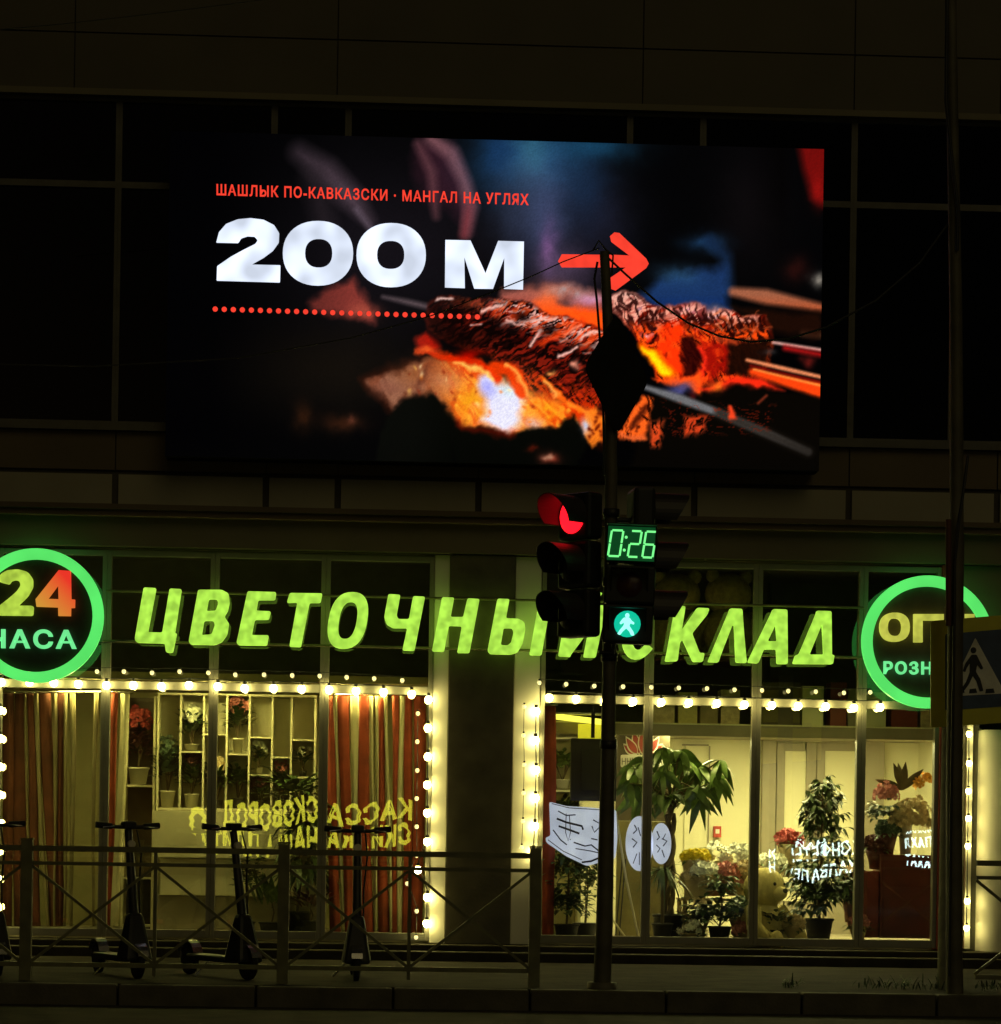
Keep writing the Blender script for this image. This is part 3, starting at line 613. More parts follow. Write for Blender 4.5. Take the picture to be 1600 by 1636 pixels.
flat('arrow', [[(898, 406), (985, 407), (1006, 408), (977, 386), (975, 377), (982, 371), (990, 372), (1033, 413), (1037, 421), (1033, 428), (984, 464), (976, 461), (975, 444), (1000, 427), (898, 427), (892, 417)]], YT, 0.004, M['led_red'], LED)
q = MB()
for k in range(30):
    px = 344 + k * 14.45; w = P(px, 493.5 + (px - 344) * 0.030, YT)
    MB().tube([(w.x, YT, w.z), (w.x, YT + 0.005, w.z)], 0.024, 10).build('dot', M['led_red'], LED)

# ------------------------------------------------------------------ shop sign in channel letters
M['sign_green'] = mat('sign_green', (0.25, 0.4, 0.05), 0.4, emit=(0.42, 0.80, 0.075), estr=1.0, evar=0.24, escale=13)
M['ring_green'] = mat('ring_green', (0.1, 0.4, 0.1), 0.4, emit=(0.10, 0.80, 0.14), estr=1.0, evar=0.08, escale=3)
M['mint'] = mat('mint_green', (0.1, 0.4, 0.2), 0.4, emit=(0.17, 0.86, 0.30), estr=1.0, evar=0.08)
M['lime'] = mat('lime', (0.3, 0.4, 0.05), 0.4, emit=(0.42, 0.62, 0.06), estr=1.0, evar=0.25, escale=12)
M['olive_lime'] = mat('olive_lime', (0.3, 0.3, 0.05), 0.4, emit=(0.50, 0.52, 0.07), estr=1.0, evar=0.2, escale=12)
YL = -0.22
SG = thing('channel_letter_sign', 'long row of big slanted lime green lit letters above the shop windows', 'shop sign', (P(780, 1000, YL).x, YL, P(780, 1000, YL).z))
k3 = lambda p: (p[0] * .3375, 850 + p[1] * .3375)
k4 = lambda p: (500 + p[0] * .3375, 850 + p[1] * .3375)
k5 = lambda p: (1000 + p[0] * .375, 850 + p[1] * .375)
def arc_c():
    o = []; cx, cy = 1555, 470
    for i in range(22):
        t = R(38 + i * (284 / 21)); x = math.cos(t) * 88; y = -math.sin(t) * 134; o.append((cx + x - .17 * y, cy + y))
    for i in range(22):
        t = R(322 - i * (284 / 21)); x = math.cos(t) * 40; y = -math.sin(t) * 88; o.append((cx + x - .17 * y, cy + y))
    return o
LET = [
 (k3, [[(680, 262), (740, 265), (700, 474), (768, 476), (803, 267), (860, 270), (828, 478), (837, 480), (818, 572), (786, 570), (780, 528), (648, 524), (637, 508)]]),
 (k3, [[(938, 273), (1050, 273), (1082, 290), (1087, 335), (1078, 375), (1062, 400), (1084, 432), (1076, 485), (1050, 522), (1018, 535), (903, 533), (893, 518)], [(988, 318), (1026, 318), (1034, 336), (1022, 372), (978, 374)], [(966, 420), (1010, 420), (1018, 440), (1002, 484), (955, 488)]]),
 (k3, [[(1172, 280), (1308, 284), (1303, 322), (1222, 322), (1214, 372), (1283, 375), (1273, 415), (1206, 415), (1192, 488), (1273, 488), (1264, 538), (1130, 536), (1120, 524)]]),
 (k3, [[(1372, 288), (1527, 290), (1518, 335), (1466, 335), (1425, 545), (1370, 543), (1408, 333), (1358, 335)]]),
 (k4, [ell(166, 418, 92, 134, 36, .16, .82), ell(166, 418, 42, 88, 28, .16, .82)]),
 (k4, [[(358, 293), (415, 297), (397, 395), (405, 412), (455, 412), (475, 303), (532, 306), (482, 562), (424, 560), (447, 455), (380, 455), (350, 438), (338, 402)]]),
 (k4, [[(612, 308), (670, 310), (653, 402), (712, 402), (733, 313), (790, 317), (742, 573), (684, 572), (706, 446), (645, 443), (622, 567), (564, 565)]]),
 (k4, [[(875, 315), (932, 317), (915, 408), (975, 410), (1003, 428), (1007, 462), (994, 530), (970, 570), (938, 580), (840, 578), (828, 562)], [(904, 455), (945, 455), (952, 474), (940, 522), (922, 537), (890, 535)]]),
 (k4, [[(1072, 330), (1128, 333), (1083, 585), (1026, 583)]]),
 (k4, [[(1207, 335), (1262, 338), (1238, 466), (1330, 345), (1392, 348), (1340, 595), (1282, 593), (1305, 472), (1222, 583), (1220, 591), (1163, 588)], [(1262, 282), (1284, 283), (1302, 303), (1330, 304), (1354, 285), (1374, 288), (1346, 325), (1310, 333), (1274, 316)]]),
 (k4, [arc_c()]),
 (k5, [[(213, 312), (256, 316), (240, 418), (306, 322), (358, 325), (350, 350), (284, 432), (316, 515), (337, 515), (330, 553), (287, 553), (243, 458), (232, 472), (222, 550), (168, 552), (178, 505)]]),
 (k5, [[(445, 325), (498, 327), (506, 440), (517, 558), (470, 556), (463, 398), (455, 398), (408, 520), (396, 556), (350, 554), (362, 526), (438, 345)]]),
 (k5, [[(628, 328), (690, 330), (692, 562), (645, 562), (643, 500), (590, 500), (566, 560), (520, 556), (534, 525), (622, 345)], [(640, 395), (646, 465), (606, 465)]]),
 (k5, [[(815, 335), (878, 337), (880, 523), (891, 525), (884, 563), (712, 562), (724, 525), (740, 520), (812, 350)], [(838, 392), (845, 522), (784, 522)]]),
]
for cv, cs in LET:
    cc = [rounded([cv(p) for p in c], 3.0) if len(c) < 30 else [cv(p) for p in c] for c in cs]
    flat('letter', cc, YL, 0.05, M['sign_green'], SG)
for ya, yb, xa, xb in ((947, 974, 170, 1380), (1027, 1054, 165, 1390)):
    q = MB(); q.tube([P(xa, ya - 3, YL + 0.12), P(xb, yb - 3, YL + 0.12)], 0.012, 6)
    for f in (0.02, 0.3, 0.52, 0.75, 0.98):
        w = P(xa + (xb - xa) * f, ya + (yb - ya) * f - 3, YL + 0.12); q.bar((w.x, w.y, w.z), (w.x, -0.062, w.z), 0.02)
    q.build('mounting_rail', M['fence'], SG)
q = MB(); q.tube([P(-5, 1012, -0.15), P(60, 1020, -0.14), P(165, 1027, -0.13), P(212, 1022, -0.2)], 0.006, 6); q.build('cable', M['black'], SG)

# round signs
M['disc'] = mat('sign_disc', (0.03, 0.028, 0.02), 0.6)
M['disc_grey'] = mat('sign_disc_grey', (0.10, 0.085, 0.06), 0.6)
mr = bpy.data.materials.new('red_to_lime'); mr.use_nodes = True
n = mr.node_tree.nodes; L = mr.node_tree.links; b = n['Principled BSDF']; tc = n.new('ShaderNodeTexCoord'); sx = n.new('ShaderNodeSeparateXYZ'); rp = n.new('ShaderNodeValToRGB')
L.new(tc.outputs['Generated'], sx.inputs[0])
mm = n.new('ShaderNodeMath'); mm.operation = 'MULTIPLY_ADD'; mm.inputs[1].default_value = 0.55; L.new(sx.outputs['X'], mm.inputs[0])
m2 = n.new('ShaderNodeMath'); m2.operation = 'MULTIPLY'; m2.inputs[1].default_value = 0.45; L.new(sx.outputs['Z'], m2.inputs[0]); L.new(m2.outputs[0], mm.inputs[2])
L.new(mm.outputs[0], rp.inputs[0]); rp.color_ramp.elements[0].position = 0.36; rp.color_ramp.elements[1].position = 0.6
rp.color_ramp.elements[0].color = (0.42, 0.60, 0.06, 1); rp.color_ramp.elements[1].color = (0.82, 0.035, 0.02, 1)
L.new(rp.outputs[0], b.inputs['Emission Color']); b.inputs['Emission Strength'].default_value = 1; b.inputs['Base Color'].default_value = (0.1, 0.02, 0.02, 1)
M['red_lime'] = mr
def round_sign(label, cx, cy, r, rin, dm):
    c = P(cx, cy, -0.24); t = thing('round_sign', label, 'sign', (c.x, -0.24, c.z), 'round signs at the ends of the shop sign')
    k = abs(P(cx + r, cy, -0.24).x - c.x); ki = k * rin
    E = lambda q: [(c.x + q * math.cos(2 * math.pi * i / 72), c.z + q * math.sin(2 * math.pi * i / 72)) for i in range(72)]
    flat_w('ring', [E(k), E(ki)], -0.28, 0.06, M['ring_green'], t)
    flat_w('disc', [E(ki - 0.003)], -0.235, 0.03, dm, t)
    q = MB(); q.bar((c.x - 0.3, -0.2, c.z), (c.x - 0.3, -0.062, c.z), 0.04); q.bar((c.x + 0.3, -0.2, c.z), (c.x + 0.3, -0.062, c.z), 0.04); q.build('bracket', M['black'], t)
    return t
r1 = round_sign('round green ringed sign reading 24 ЧАСА', 58, 984, 108, 0.84, M['disc'])
k3b = lambda p: (p[0] * .3375, 850 + p[1] * .3375)
flat('numeral', [rounded([k3b(p) for p in [(-8, 235), (0, 200), (35, 180), (85, 176), (130, 188), (155, 222), (155, 262), (130, 305), (85, 348), (158, 349), (156, 396), (-12, 394), (-8, 352), (40, 315), (80, 280), (98, 252), (92, 232), (72, 226), (52, 232), (44, 248)]], 4)], -0.29, 0.05, M['lime'], r1)
flat('numeral', [[k3b(p) for p in [(278, 180), (334, 184), (336, 318), (354, 320), (353, 358), (335, 359), (334, 397), (276, 396), (275, 356), (172, 352), (168, 318)]], [k3b(p) for p in [(275, 250), (277, 318), (226, 316)]]], -0.29, 0.05, M['red_lime'], r1)
text_px('lettering', 'ЧАСА', -19, 122, 1034, 28, -0.28, 0.04, M['mint'], r1, 0.03, 0.01, 1.2)
r2 = round_sign('round green ringed sign reading ОПТ РОЗНИЦА, partly behind the crossing sign', 1482, 1026, 105, 0.84, M['disc_grey'])
flat('letter', [[k5(p) for p in ell(1148, 405, 64, 62, 30, 0, .85)], [k5(p) for p in ell(1148, 405, 30, 38, 24, 0, .85)]], -0.29, 0.05, M['olive_lime'], r2)
flat('letter', [[(1461, 981), (1513, 981), (1513, 1026), (1500, 1026), (1500, 991), (1475, 991), (1475, 1026), (1461, 1026)]], -0.29, 0.05, M['olive_lime'], r2)
flat('letter', [[(1520, 981), (1558, 981), (1558, 991), (1546, 991), (1546, 1026), (1532, 1026), (1532, 991), (1520, 991)]], -0.29, 0.05, M['olive_lime'], r2)
text_px('lettering', 'РОЗНИЦА', 1413, 1556, 1076, 19, -0.28, 0.04, M['mint'], r2, 0.03, 0.012, 1.2)
#PART2
# ------------------------------------------------------------------ string lights
M['bulb'] = mat('bulb_glow', (0.8, 0.7, 0.3), 0.4, emit=(1.0, 0.85, 0.27), estr=40)
M['bulb_small'] = mat('small_bulb_glow', (0.8, 0.7, 0.3), 0.4, emit=(1.0, 0.88, 0.40), estr=1.1)  # glow of the dots that imitate reflections of the bulbs
def bulb_mesh(name, r, m):
    q = MB(); q.ball((0, 0, 0), (r, r, r * 1.1), 12, 8, 0); q.tube([(0, 0, r * 0.9), (0, 0, r * 1.9)], r * 0.5, 8, 1)
    o = q.build(name, [m, M['black']]); return o
def lights(label, paths, r, m, Y, wire=0.005, group=None):
    c = P(paths[0][0][0], paths[0][0][1], Y); t = thing('string_lights', label, 'string lights', (c.x, Y, c.z), group); first = None
    for pts in paths:
        ws = [P(x, y, Y) + Vector((0, 0, 0)) for x, y in pts]
        MB().tube([w + Vector((0, 0.012, r * 1.9)) for w in ws], wire, 6).build('wire', M['black'], t)
        for w in ws:
            if first is None: o = first = bulb_mesh('bulb', r, m)
            else: o = first.copy(); COL.objects.link(o)
            o.parent = t; o.location = w - t.location
L_row = [(2, 1090), (47, 1090), (86, 1091), (125, 1093), (170, 1095), (213, 1095), (258, 1097), (302, 1095), (348, 1097), (391, 1100), (437, 1100), (482, 1101), (526, 1102), (569, 1104), (613, 1106), (658, 1109)]
L_col = [(685, 1118), (684, 1163), (684, 1209), (683, 1254), (683, 1299), (683, 1345), (668, 1390), (683, 1434), (682, 1476)]
R_row = [(878, 1115), (921, 1117), (966, 1120), (1012, 1121), (1057, 1122), (1101, 1123), (1146, 1124), (1190, 1126), (1234, 1127), (1276, 1128), (1320, 1129), (1365, 1131), (1407, 1130)]
R_col = [(857, 1137), (856, 1183), (857, 1230), (856, 1275), (855, 1320), (853, 1362)]
F_col = [(1549, 1173), (1549, 1220), (1548, 1264), (1548, 1308), (1547, 1352), (1546, 1440), (1545, 1483)]
E_col = [(0, 1135), (0, 1180), (-1, 1225), (-1, 1270), (-2, 1315), (-2, 1360), (-3, 1405), (-3, 1450)]
lights('warm bulbs strung along the top and right edge of the left shop window', [L_row, L_col, E_col], 0.034, M['bulb'], -0.105)
lights('warm bulbs strung along the top and left edge of the right shop window', [R_row, R_col], 0.034, M['bulb'], -0.105)
F_ = MB(); x0, x1, z0, z1 = RC(1544, 1160, 1553, 1500, -0.02); F_.box(x0, x1, -0.02, 0.04, zS0, 2.4); F_.build('white_pilaster', M['white_panel'], B)
lights('short vertical string of warm bulbs beside the white column', [F_col], 0.026, M['bulb'], -0.10)
off = lambda pts, dx, dy: [(x + dx, y + dy) for x, y in pts]
lights('small dim bulbs strung just above the left window lights', [off(L_row[3:], -15, -22), off(L_col, -17, 22)], 0.019, M['bulb_small'], -0.12, 0.003)  # dim emissive dots and wire added for ghost reflections of the bulbs
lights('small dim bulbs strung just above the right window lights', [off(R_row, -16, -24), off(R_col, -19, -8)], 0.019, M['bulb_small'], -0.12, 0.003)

# ------------------------------------------------------------------ traffic signals
YP = -4.95
base = P(962, 1583, YP); top = P(966, 402, YP); px_m = F / (YP - CAM.y)
SP = thing('signal_pole', 'slim tapered metal pole carrying the traffic lights at the kerb', 'pole', (base.x, YP, 0.15))
MB().lathe((base.x, YP, 0.15), [(0.0, 0.05), (0.11, 0.05), (0.11, 0.0)], 16).build('base_flange', M['pole'], SP)
pole_pts = [P(x_, y_, YP) for x_, y_ in ((962, 1581), (966, 1480), (971, 1250), (974, 1050), (977, 760), (975, 600), (969, 460), (966, 402))]
MB().tube(pole_pts, [0.066, 0.064, 0.054, 0.052, 0.046, 0.042, 0.037, 0.036], 16).build('shaft', M['pole'], SP)
q = MB()
for px_, py_ in ((972, 1190), (974, 1050), (976, 930), (977, 820)):
    w = P(px_, py_, YP); q.lathe(w, [(0.050, -0.03), (0.062, -0.03), (0.062, 0.03), (0.050, 0.03)], 14)
    q.build('clamp', M['black'], SP); q = MB()
MB().tube([P(955, 418, YP - 0.03), P(950, 445, YP), P(954, 480, YP - 0.03), P(958, 530, YP - 0.04), P(964, 640, YP - 0.05), P(966, 760, YP - 0.05)], 0.009, 6).build('cable', M['black'], SP)
MB().tube([P(948, 400, YP), P(957, 384, YP), P(968, 398, YP), P(980, 408, YP), P(978, 436, YP), P(970, 452, YP - 0.03)], 0.007, 6).build('cable', M['black'], SP)
M['signal_body'] = mat('signal_housing', (0.012, 0.013, 0.012), 0.55, var=0.3)
M['visor'] = mat('visor_black', (0.028, 0.022, 0.022), 0.5)
M['red_lens'] = mat('red_lens', (0.2, 0.01, 0.01), 0.3, emit=(1.0, 0.006, 0.014), estr=2.6)
M['dead_lens'] = mat('dark_lens', (0.03, 0.03, 0.02), 0.25)
M['red_dead'] = mat('dark_red_lens', (0.05, 0.012, 0.012), 0.3)
def visor_mb(z, r, L):
    q = MB(); n = 22; vs = []
    for i in range(n + 1):
        t = R(-25 + 230 * i / n); c, s_ = math.cos(t), math.sin(t)
        ln = L * (0.55 + 0.45 * max(0, min(1, (s_ + 0.6) / 1.4)))
        for rr, yy in ((r, 0), (r, -ln), (r - 0.006, -ln), (r - 0.006, 0)):
            vs.append((rr * c, yy, z + rr * s_))
    fs = [(i * 4 + a, i * 4 + (a + 1) % 4, i * 4 + 4 + (a + 1) % 4, i * 4 + 4 + a) for i in range(n) for a in range(4)]
    return q.add(vs, fs, 0, False)
def lens_mb(z, r, y=-0.005):
    q = MB(); vs = []; n = 20
    for k, (rr, d) in enumerate(((1, 0), (0.75, 0.012), (0.4, 0.022), (0.0, 0.026))):
        for j in range(n): vs.append((r * rr * math.cos(2 * math.pi * j / n), y - d, z + r * rr * math.sin(2 * math.pi * j / n)))
    return q.add(vs, [(k * n + j, k * n + (j + 1) % n, (k + 1) * n + (j + 1) % n, (k + 1) * n + j) for k in range(3) for j in range(n)], 0, True)
def traffic_light(label, px, py, th, lit):
    t = thing('traffic_light', label, 'traffic light', group='traffic lights on the signal pole')
    q = MB()
    for z in (0.36, 0.0, -0.36): q.box(-0.165, 0.165, 0.0, 0.16, z - 0.176, z + 0.176)
    q.build('housing', M['signal_body'], t, bevel=0.03)
    for z, k in ((0.36, 'red'), (0.0, 'amber'), (-0.36, 'green')):
        visor_mb(z, 0.148, 0.27).build('visor', M['visor'], t)
        lens_mb(z, 0.132).build('lens', M['red_lens'] if (lit and k == 'red') else M['dead_lens'], t)
    MB().tube([(0, 0.16, 0.30), (0, 0.26, 0.30)], 0.02, 8).tube([(0, 0.16, -0.30), (0, 0.26, -0.30)], 0.02, 8).build('bracket', M['black'], t)
    w = P(px, py, YP); t.location = (w.x, YP, w.z); t.rotation_euler = (0, 0, R(th)); return t
traffic_light('traffic light facing left with its top red lamp lit', 914, 902, -50, True)
traffic_light('traffic light facing right with dark visors, behind the walk signal', 1040, 897, 96, False)
PL = thing('pedestrian_light', 'walk signal facing the street with green countdown 0:26 and green walking figure', 'pedestrian signal')
q = MB()
for z in (0.30, 0.0, -0.29): q.box(-0.185, 0.185, 0, 0.15, z - 0.142, z + 0.142)
q.build('housing', M['signal_body'], PL, bevel=0.02)
M['seg'] = mat('green_segment', (0.02, 0.1, 0.03), 0.4, emit=(0.20, 1.0, 0.27), estr=1.15)
M['walk'] = mat('walk_green', (0.02, 0.1, 0.06), 0.4, emit=(0.30, 1.0, 0.78), estr=1.5)
M['walk_disc'] = mat('walk_disc', (0.02, 0.06, 0.04), 0.3, emit=(0.005, 0.62, 0.38), estr=0.9)
M['panel_dark'] = mat('display_face', (0.01, 0.03, 0.014), 0.25, emit=(0.002, 0.05, 0.012), estr=1.0)
pn = MB().box(-0.175, 0.172, -0.012, -0.001, 0.175, 0.425).build('display', M['panel_dark'], PL)
SEGS = {'0': 'abcdef', '2': 'abdeg', '6': 'acdefg'}
def digit(ch, cx, cz, w, h):
    q = MB(); s_ = 0.012; g = 0.004; sl = lambda z: (z - cz) * 0.10
    def seg(x0, z0, x1, z1):
        d = Vector((x1 - x0, 0, z1 - z0)).normalized() * g
        a = Vector((x0 + sl(z0), -0.016, z0)) + d; b_ = Vector((x1 + sl(z1), -0.016, z1)) - d
        q.tube([a, b_], s_ * 0.62, 6)
    x0, x1, z0, z1 = cx - w / 2, cx + w / 2, cz - h / 2, cz + h / 2
    T = {'a': (x0, z1, x1, z1), 'b': (x1, z1, x1, cz), 'c': (x1, cz, x1, z0), 'd': (x0, z0, x1, z0), 'e': (x0, cz, x0, z0), 'f': (x0, z1, x0, cz), 'g': (x0, cz, x1, cz)}
    for k in SEGS[ch]: seg(*T[k])
    return q.build('digit', M['seg'], PL)
digit('0', -0.115, 0.298, 0.085, 0.19); digit('2', 0.025, 0.298, 0.075, 0.19); digit('6', 0.132, 0.298, 0.075, 0.19)
for z in (0.345, 0.25): MB().ball((-0.045 + (z - 0.298) * 0.1, -0.016, z), 0.011, 8, 6).build('colon_dot', M['seg'], PL)
MB().box(-0.185, 0.185, -0.10, -0.0, 0.432, 0.440).build('visor', M['signal_body'], PL)
lens_mb(0.0, 0.095).build('lens', M['red_dead'], PL)
lens_mb(-0.29, 0.098).build('lens', M['walk_disc'], PL)
fig = [[(-0.002, 0.036), (0.020, 0.030), (0.036, 0.000), (0.050, -0.004), (0.047, 0.006), (0.030, 0.028)]]
body = rounded([(-0.022, 0.040), (0.012, 0.042), (0.028, 0.020), (0.045, 0.008), (0.040, -0.006), (0.020, 0.004), (0.014, -0.014), (0.040, -0.052), (0.048, -0.078), (0.028, -0.080), (0.016, -0.054), (-0.004, -0.032), (-0.026, -0.056), (-0.040, -0.080), (-0.058, -0.072), (-0.042, -0.044), (-0.020, -0.012), (-0.020, 0.008), (-0.038, -0.008), (-0.048, 0.000), (-0.034, 0.024)], 0.006)
flat_w('walking_figure', [[(x * 1.2, z * 1.08 - 0.29) for x, z in body]], -0.036, 0.004, M['walk'], PL)
flat_w('walking_figure_head', [[(x, z - 0.29) for x, z in ell(-0.002, 0.060, 0.016, 0.017, 16)]], -0.036, 0.004, M['walk'], PL)
for z in (0.0, -0.29):
    q = MB(); q.box(-0.13, 0.13, -0.11, -0.001, z + 0.112, z + 0.119)
    q.hexa([(-0.138, -0.001, z - 0.05), (-0.131, -0.001, z - 0.05), (-0.138, 0, z - 0.05), (-0.131, 0, z - 0.05), (-0.138, -0.11, z + 0.118), (-0.131, -0.11, z + 0.118), (-0.138, 0, z + 0.118), (-0.131, 0, z + 0.118)])
    q.hexa([(0.131, -0.001, z - 0.05), (0.138, -0.001, z - 0.05), (0.131, 0, z - 0.05), (0.138, 0, z - 0.05), (0.131, -0.11, z + 0.118), (0.138, -0.11, z + 0.118), (0.131, 0, z + 0.118), (0.138, 0, z + 0.118)])
    q.build('visor', M['signal_body'], PL)
MB().tube([(-0.1, 0.08, -0.44), (-0.1, 0.08, -0.5), (-0.2, 0.1, -0.5)], 0.015, 8).build('bracket', M['black'], PL)
w = P(1006, 934, YP - 0.22); PL.location = w; PL.rotation_euler = (0, R(2), R(-8))
# back of the diamond sign
DS = thing('diamond_sign', 'dark back of a diamond shaped road sign turned aside on the signal pole', 'road sign')
h = 0.45; d = rounded([(-h, 0), (0, h), (h, 0), (0, -h)], 0.09, 5)
flat_w('plate', [d], -0.006, 0.012, M['black'], DS)
MB().box(-0.30, 0.30, 0.007, 0.03, 0.10, 0.13).build('bracket', M['pole'], DS); MB().box(-0.30, 0.30, 0.007, 0.03, -0.13, -0.10).build('bracket', M['pole'], DS)
w = P(986, 598, YP - 0.06); DS.location = w; DS.rotation_euler = (0, R(-2), R(53))
# overhead wires
def wire(label, pts, Y, r):
    t = MB().tube([P(x, y, Y) for x, y in pts], r, 6).build('overhead_wire', M['black']); tag(t, label, 'wire', 'overhead wires')
def sag(a, b, s_, n=24): return [(a[0] + (b[0] - a[0]) * i / n, a[1] + (b[1] - a[1]) * i / n + 4 * s_ * (i / n) * (1 - i / n)) for i in range(n + 1)]
wire('thick black cable sagging from the signal pole top to the lamp post', [(968, 408), (1000, 438), (1050, 482), (1100, 516), (1150, 537), (1200, 546), (1260, 541), (1320, 523), (1400, 480), (1470, 420), (1524, 345)], YP, 0.0085)
wire('thin wire running left from the signal pole top across the billboard', [(958, 396), (900, 418), (850, 441), (806, 459), (690, 504), (560, 540), (380, 572), (150, 585), (-80, 580)], YP, 0.0045)
wire('thin wire crossing the upper left of the dark wall', [(-60, 52), (100, 38), (250, 21), (400, 2), (520, -14)], -4.0, 0.004)

# ------------------------------------------------------------------ lamp post, sign post and crossing sign on the right
yl = -4.98; b0 = P(1526, 1592, yl)
LP = thing('lamp_post', 'tall olive lamp post with a black cable, in front of the crossing sign', 'lamp post', (b0.x, yl, 0.15))
MB().tube([P(x_, y_, yl) for x_, y_ in ((1526, 1592), (1525, 1500), (1525, 1250), (1527, 1000), (1529, 860), (1529, 850), (1529, 700), (1528, 500), (1525, 330), (1521, 100), (1519, -60))], [0.066, 0.062, 0.060, 0.058, 0.058, 0.052, 0.051, 0.048, 0.045, 0.043, 0.042], 16).build('shaft', M['pole'], LP)
MB().tube([P(1514, -40, yl - 0.06), P(1512, 160, yl - 0.07), P(1520, 240, yl - 0.075), P(1531, 330, yl - 0.07), P(1530, 400, yl - 0.06)], 0.013, 6).build('cable', M['black'], LP)
MB().tube([P(1547, 728, yl), P(1542, 770, yl - 0.03), P(1532, 840, yl - 0.07), P(1526, 900, yl - 0.075), P(1524, 1080, yl - 0.075), P(1520, 1300, yl - 0.08), P(1517, 1560, yl - 0.085)], 0.011, 6).build('cable', M['black'], LP)
MB().tube([P(1516, 830, yl - 0.05), P(1516, 1000, yl - 0.06)], 0.022, 8).build('conduit', mat('rusty_conduit', (0.10, 0.035, 0.02), 0.7), LP)
y2 = -4.3; b1 = P(1516, 1566, y2)
SPo = thing('sign_post', 'thick weathered post behind the lamp post holding the crossing sign', 'post', (b1.x, y2, 0.15))
MB().lathe((b1.x, y2, 0.15), [(0.088, 0), (0.086, 1.0), (0.080, 2.95), (0.0, 2.96)], 14).build('shaft', mat('weathered_post', (0.30, 0.29, 0.22), 0.8, var=0.35, scale=6, bump=0.4), SPo)
YC = -4.72
CS = thing('crossing_sign', 'blue pedestrian crossing sign with a bright yellow border, cut by the photo edge', 'road sign', P(1564, 1075, YC))
M['sign_yellow'] = mat('fluorescent_yellow', (0.62, 0.58, 0.03), 0.5, var=0.1)
M['sign_blue'] = mat('sign_blue', (0.05, 0.075, 0.14), 0.4)
M['sign_white'] = mat('sign_white', (0.75, 0.74, 0.68), 0.5)
M['sign_black'] = mat('sign_black', (0.01, 0.01, 0.01), 0.5)
flat('border', [rounded([(1488, 992), (1640, 980), (1640, 1152), (1488, 1163)], 6)], YC, 0.02, M['sign_yellow'], CS)
flat('field', [rounded([(1511, 1013), (1618, 1004), (1618, 1128), (1511, 1135)], 3)], YC - 0.004, 0.003, M['sign_blue'], CS)
flat('triangle', [rounded([(1559, 1019), (1607, 1108), (1513, 1113)], 2)], YC - 0.008, 0.003, M['sign_white'], CS)
man = [(1553, 1046), (1561, 1046), (1567, 1058), (1572, 1068), (1568, 1070), (1562, 1062), (1560, 1073), (1567, 1085), (1572, 1104), (1566, 1105), (1561, 1089), (1555, 1080), (1549, 1093), (1541, 1104), (1536, 1101), (1544, 1090), (1550, 1074), (1550, 1060), (1545, 1068), (1543, 1074), (1539, 1072), (1543, 1060)]
flat('pedestrian_figure', [rounded(man, 1.5)], YC - 0.012, 0.003, M['sign_black'], CS)
flat('pedestrian_figure_head', [ell(1556, 1039, 4.6, 5, 16)], YC - 0.012, 0.003, M['sign_black'], CS)
for a in ((1526, 1540), (1550, 1560), (1576, 1588)):
    flat('crossing_stripe', [[(a[0], 1101), (a[1], 1100), (a[1] + 2, 1107), (a[0] - 1, 1108)]], YC - 0.012, 0.003, M['sign_black'], CS)
q = MB(); q.box(CS.location.x - 0.3, CS.location.x + 0.2, YC + 0.021, YC + 0.33, 2.55, 2.6); q.build('bracket', M['pole'], CS)

# ------------------------------------------------------------------ guard rail
YF = -4.8
def rail_section(label, xa, xb, left_post=False):
    a, b_ = P(xa, 1450, YF).x, P(xb, 1450, YF).x; m_ = (a + b_) / 2; z0 = 0.15
    t = thing('guard_rail', label, 'fence', (a, YF, z0), 'guard rails along the kerb')
    rb = lambda p, q_, w, nm: MB().bar(p, q_, w).build(nm, M['fence'], t)
    e = 0.032
    for x in ([a, b_] if left_post else [b_]):
        pm = MB(); pm.box(x - 0.042, x + 0.042, YF - 0.042, YF + 0.042, z0, 1.19).box(x - 0.047, x + 0.047, YF - 0.047, YF + 0.047, 1.191, 1.205); pm.build('post', M['fence'], t)
    for z, w, nm in ((1.13, 0.042, 'top_rail'), (1.02, 0.028, 'rail'), (0.27, 0.034, 'bottom_rail')):
        rb((a + 0.043, YF, z), (b_ - 0.043, YF, z), w, nm)
    rb((m_, YF, 0.19), (m_, YF, 1.108), 0.026, 'upright')
    for x0, x1 in ((a + 0.04, m_ - 0.013), (m_ + 0.013, b_ - 0.04)):
        rb((x0, YF - 0.008, 1.0), (x1, YF - 0.008, 0.29), 0.022, 'brace'); rb((x0, YF + 0.012, 0.29), (x1, YF + 0.012, 1.0), 0.022, 'brace')
rail_section('guard rail section cut by the left photo edge', -369, 42)
rail_section('guard rail section in front of the two parked scooters', 42, 453)
rail_section('guard rail section ending beside the gap in front of the dark pillar', 453, 855)
rail_section('guard rail section right of the lamp post beside the white column', 1551, 1951, False)

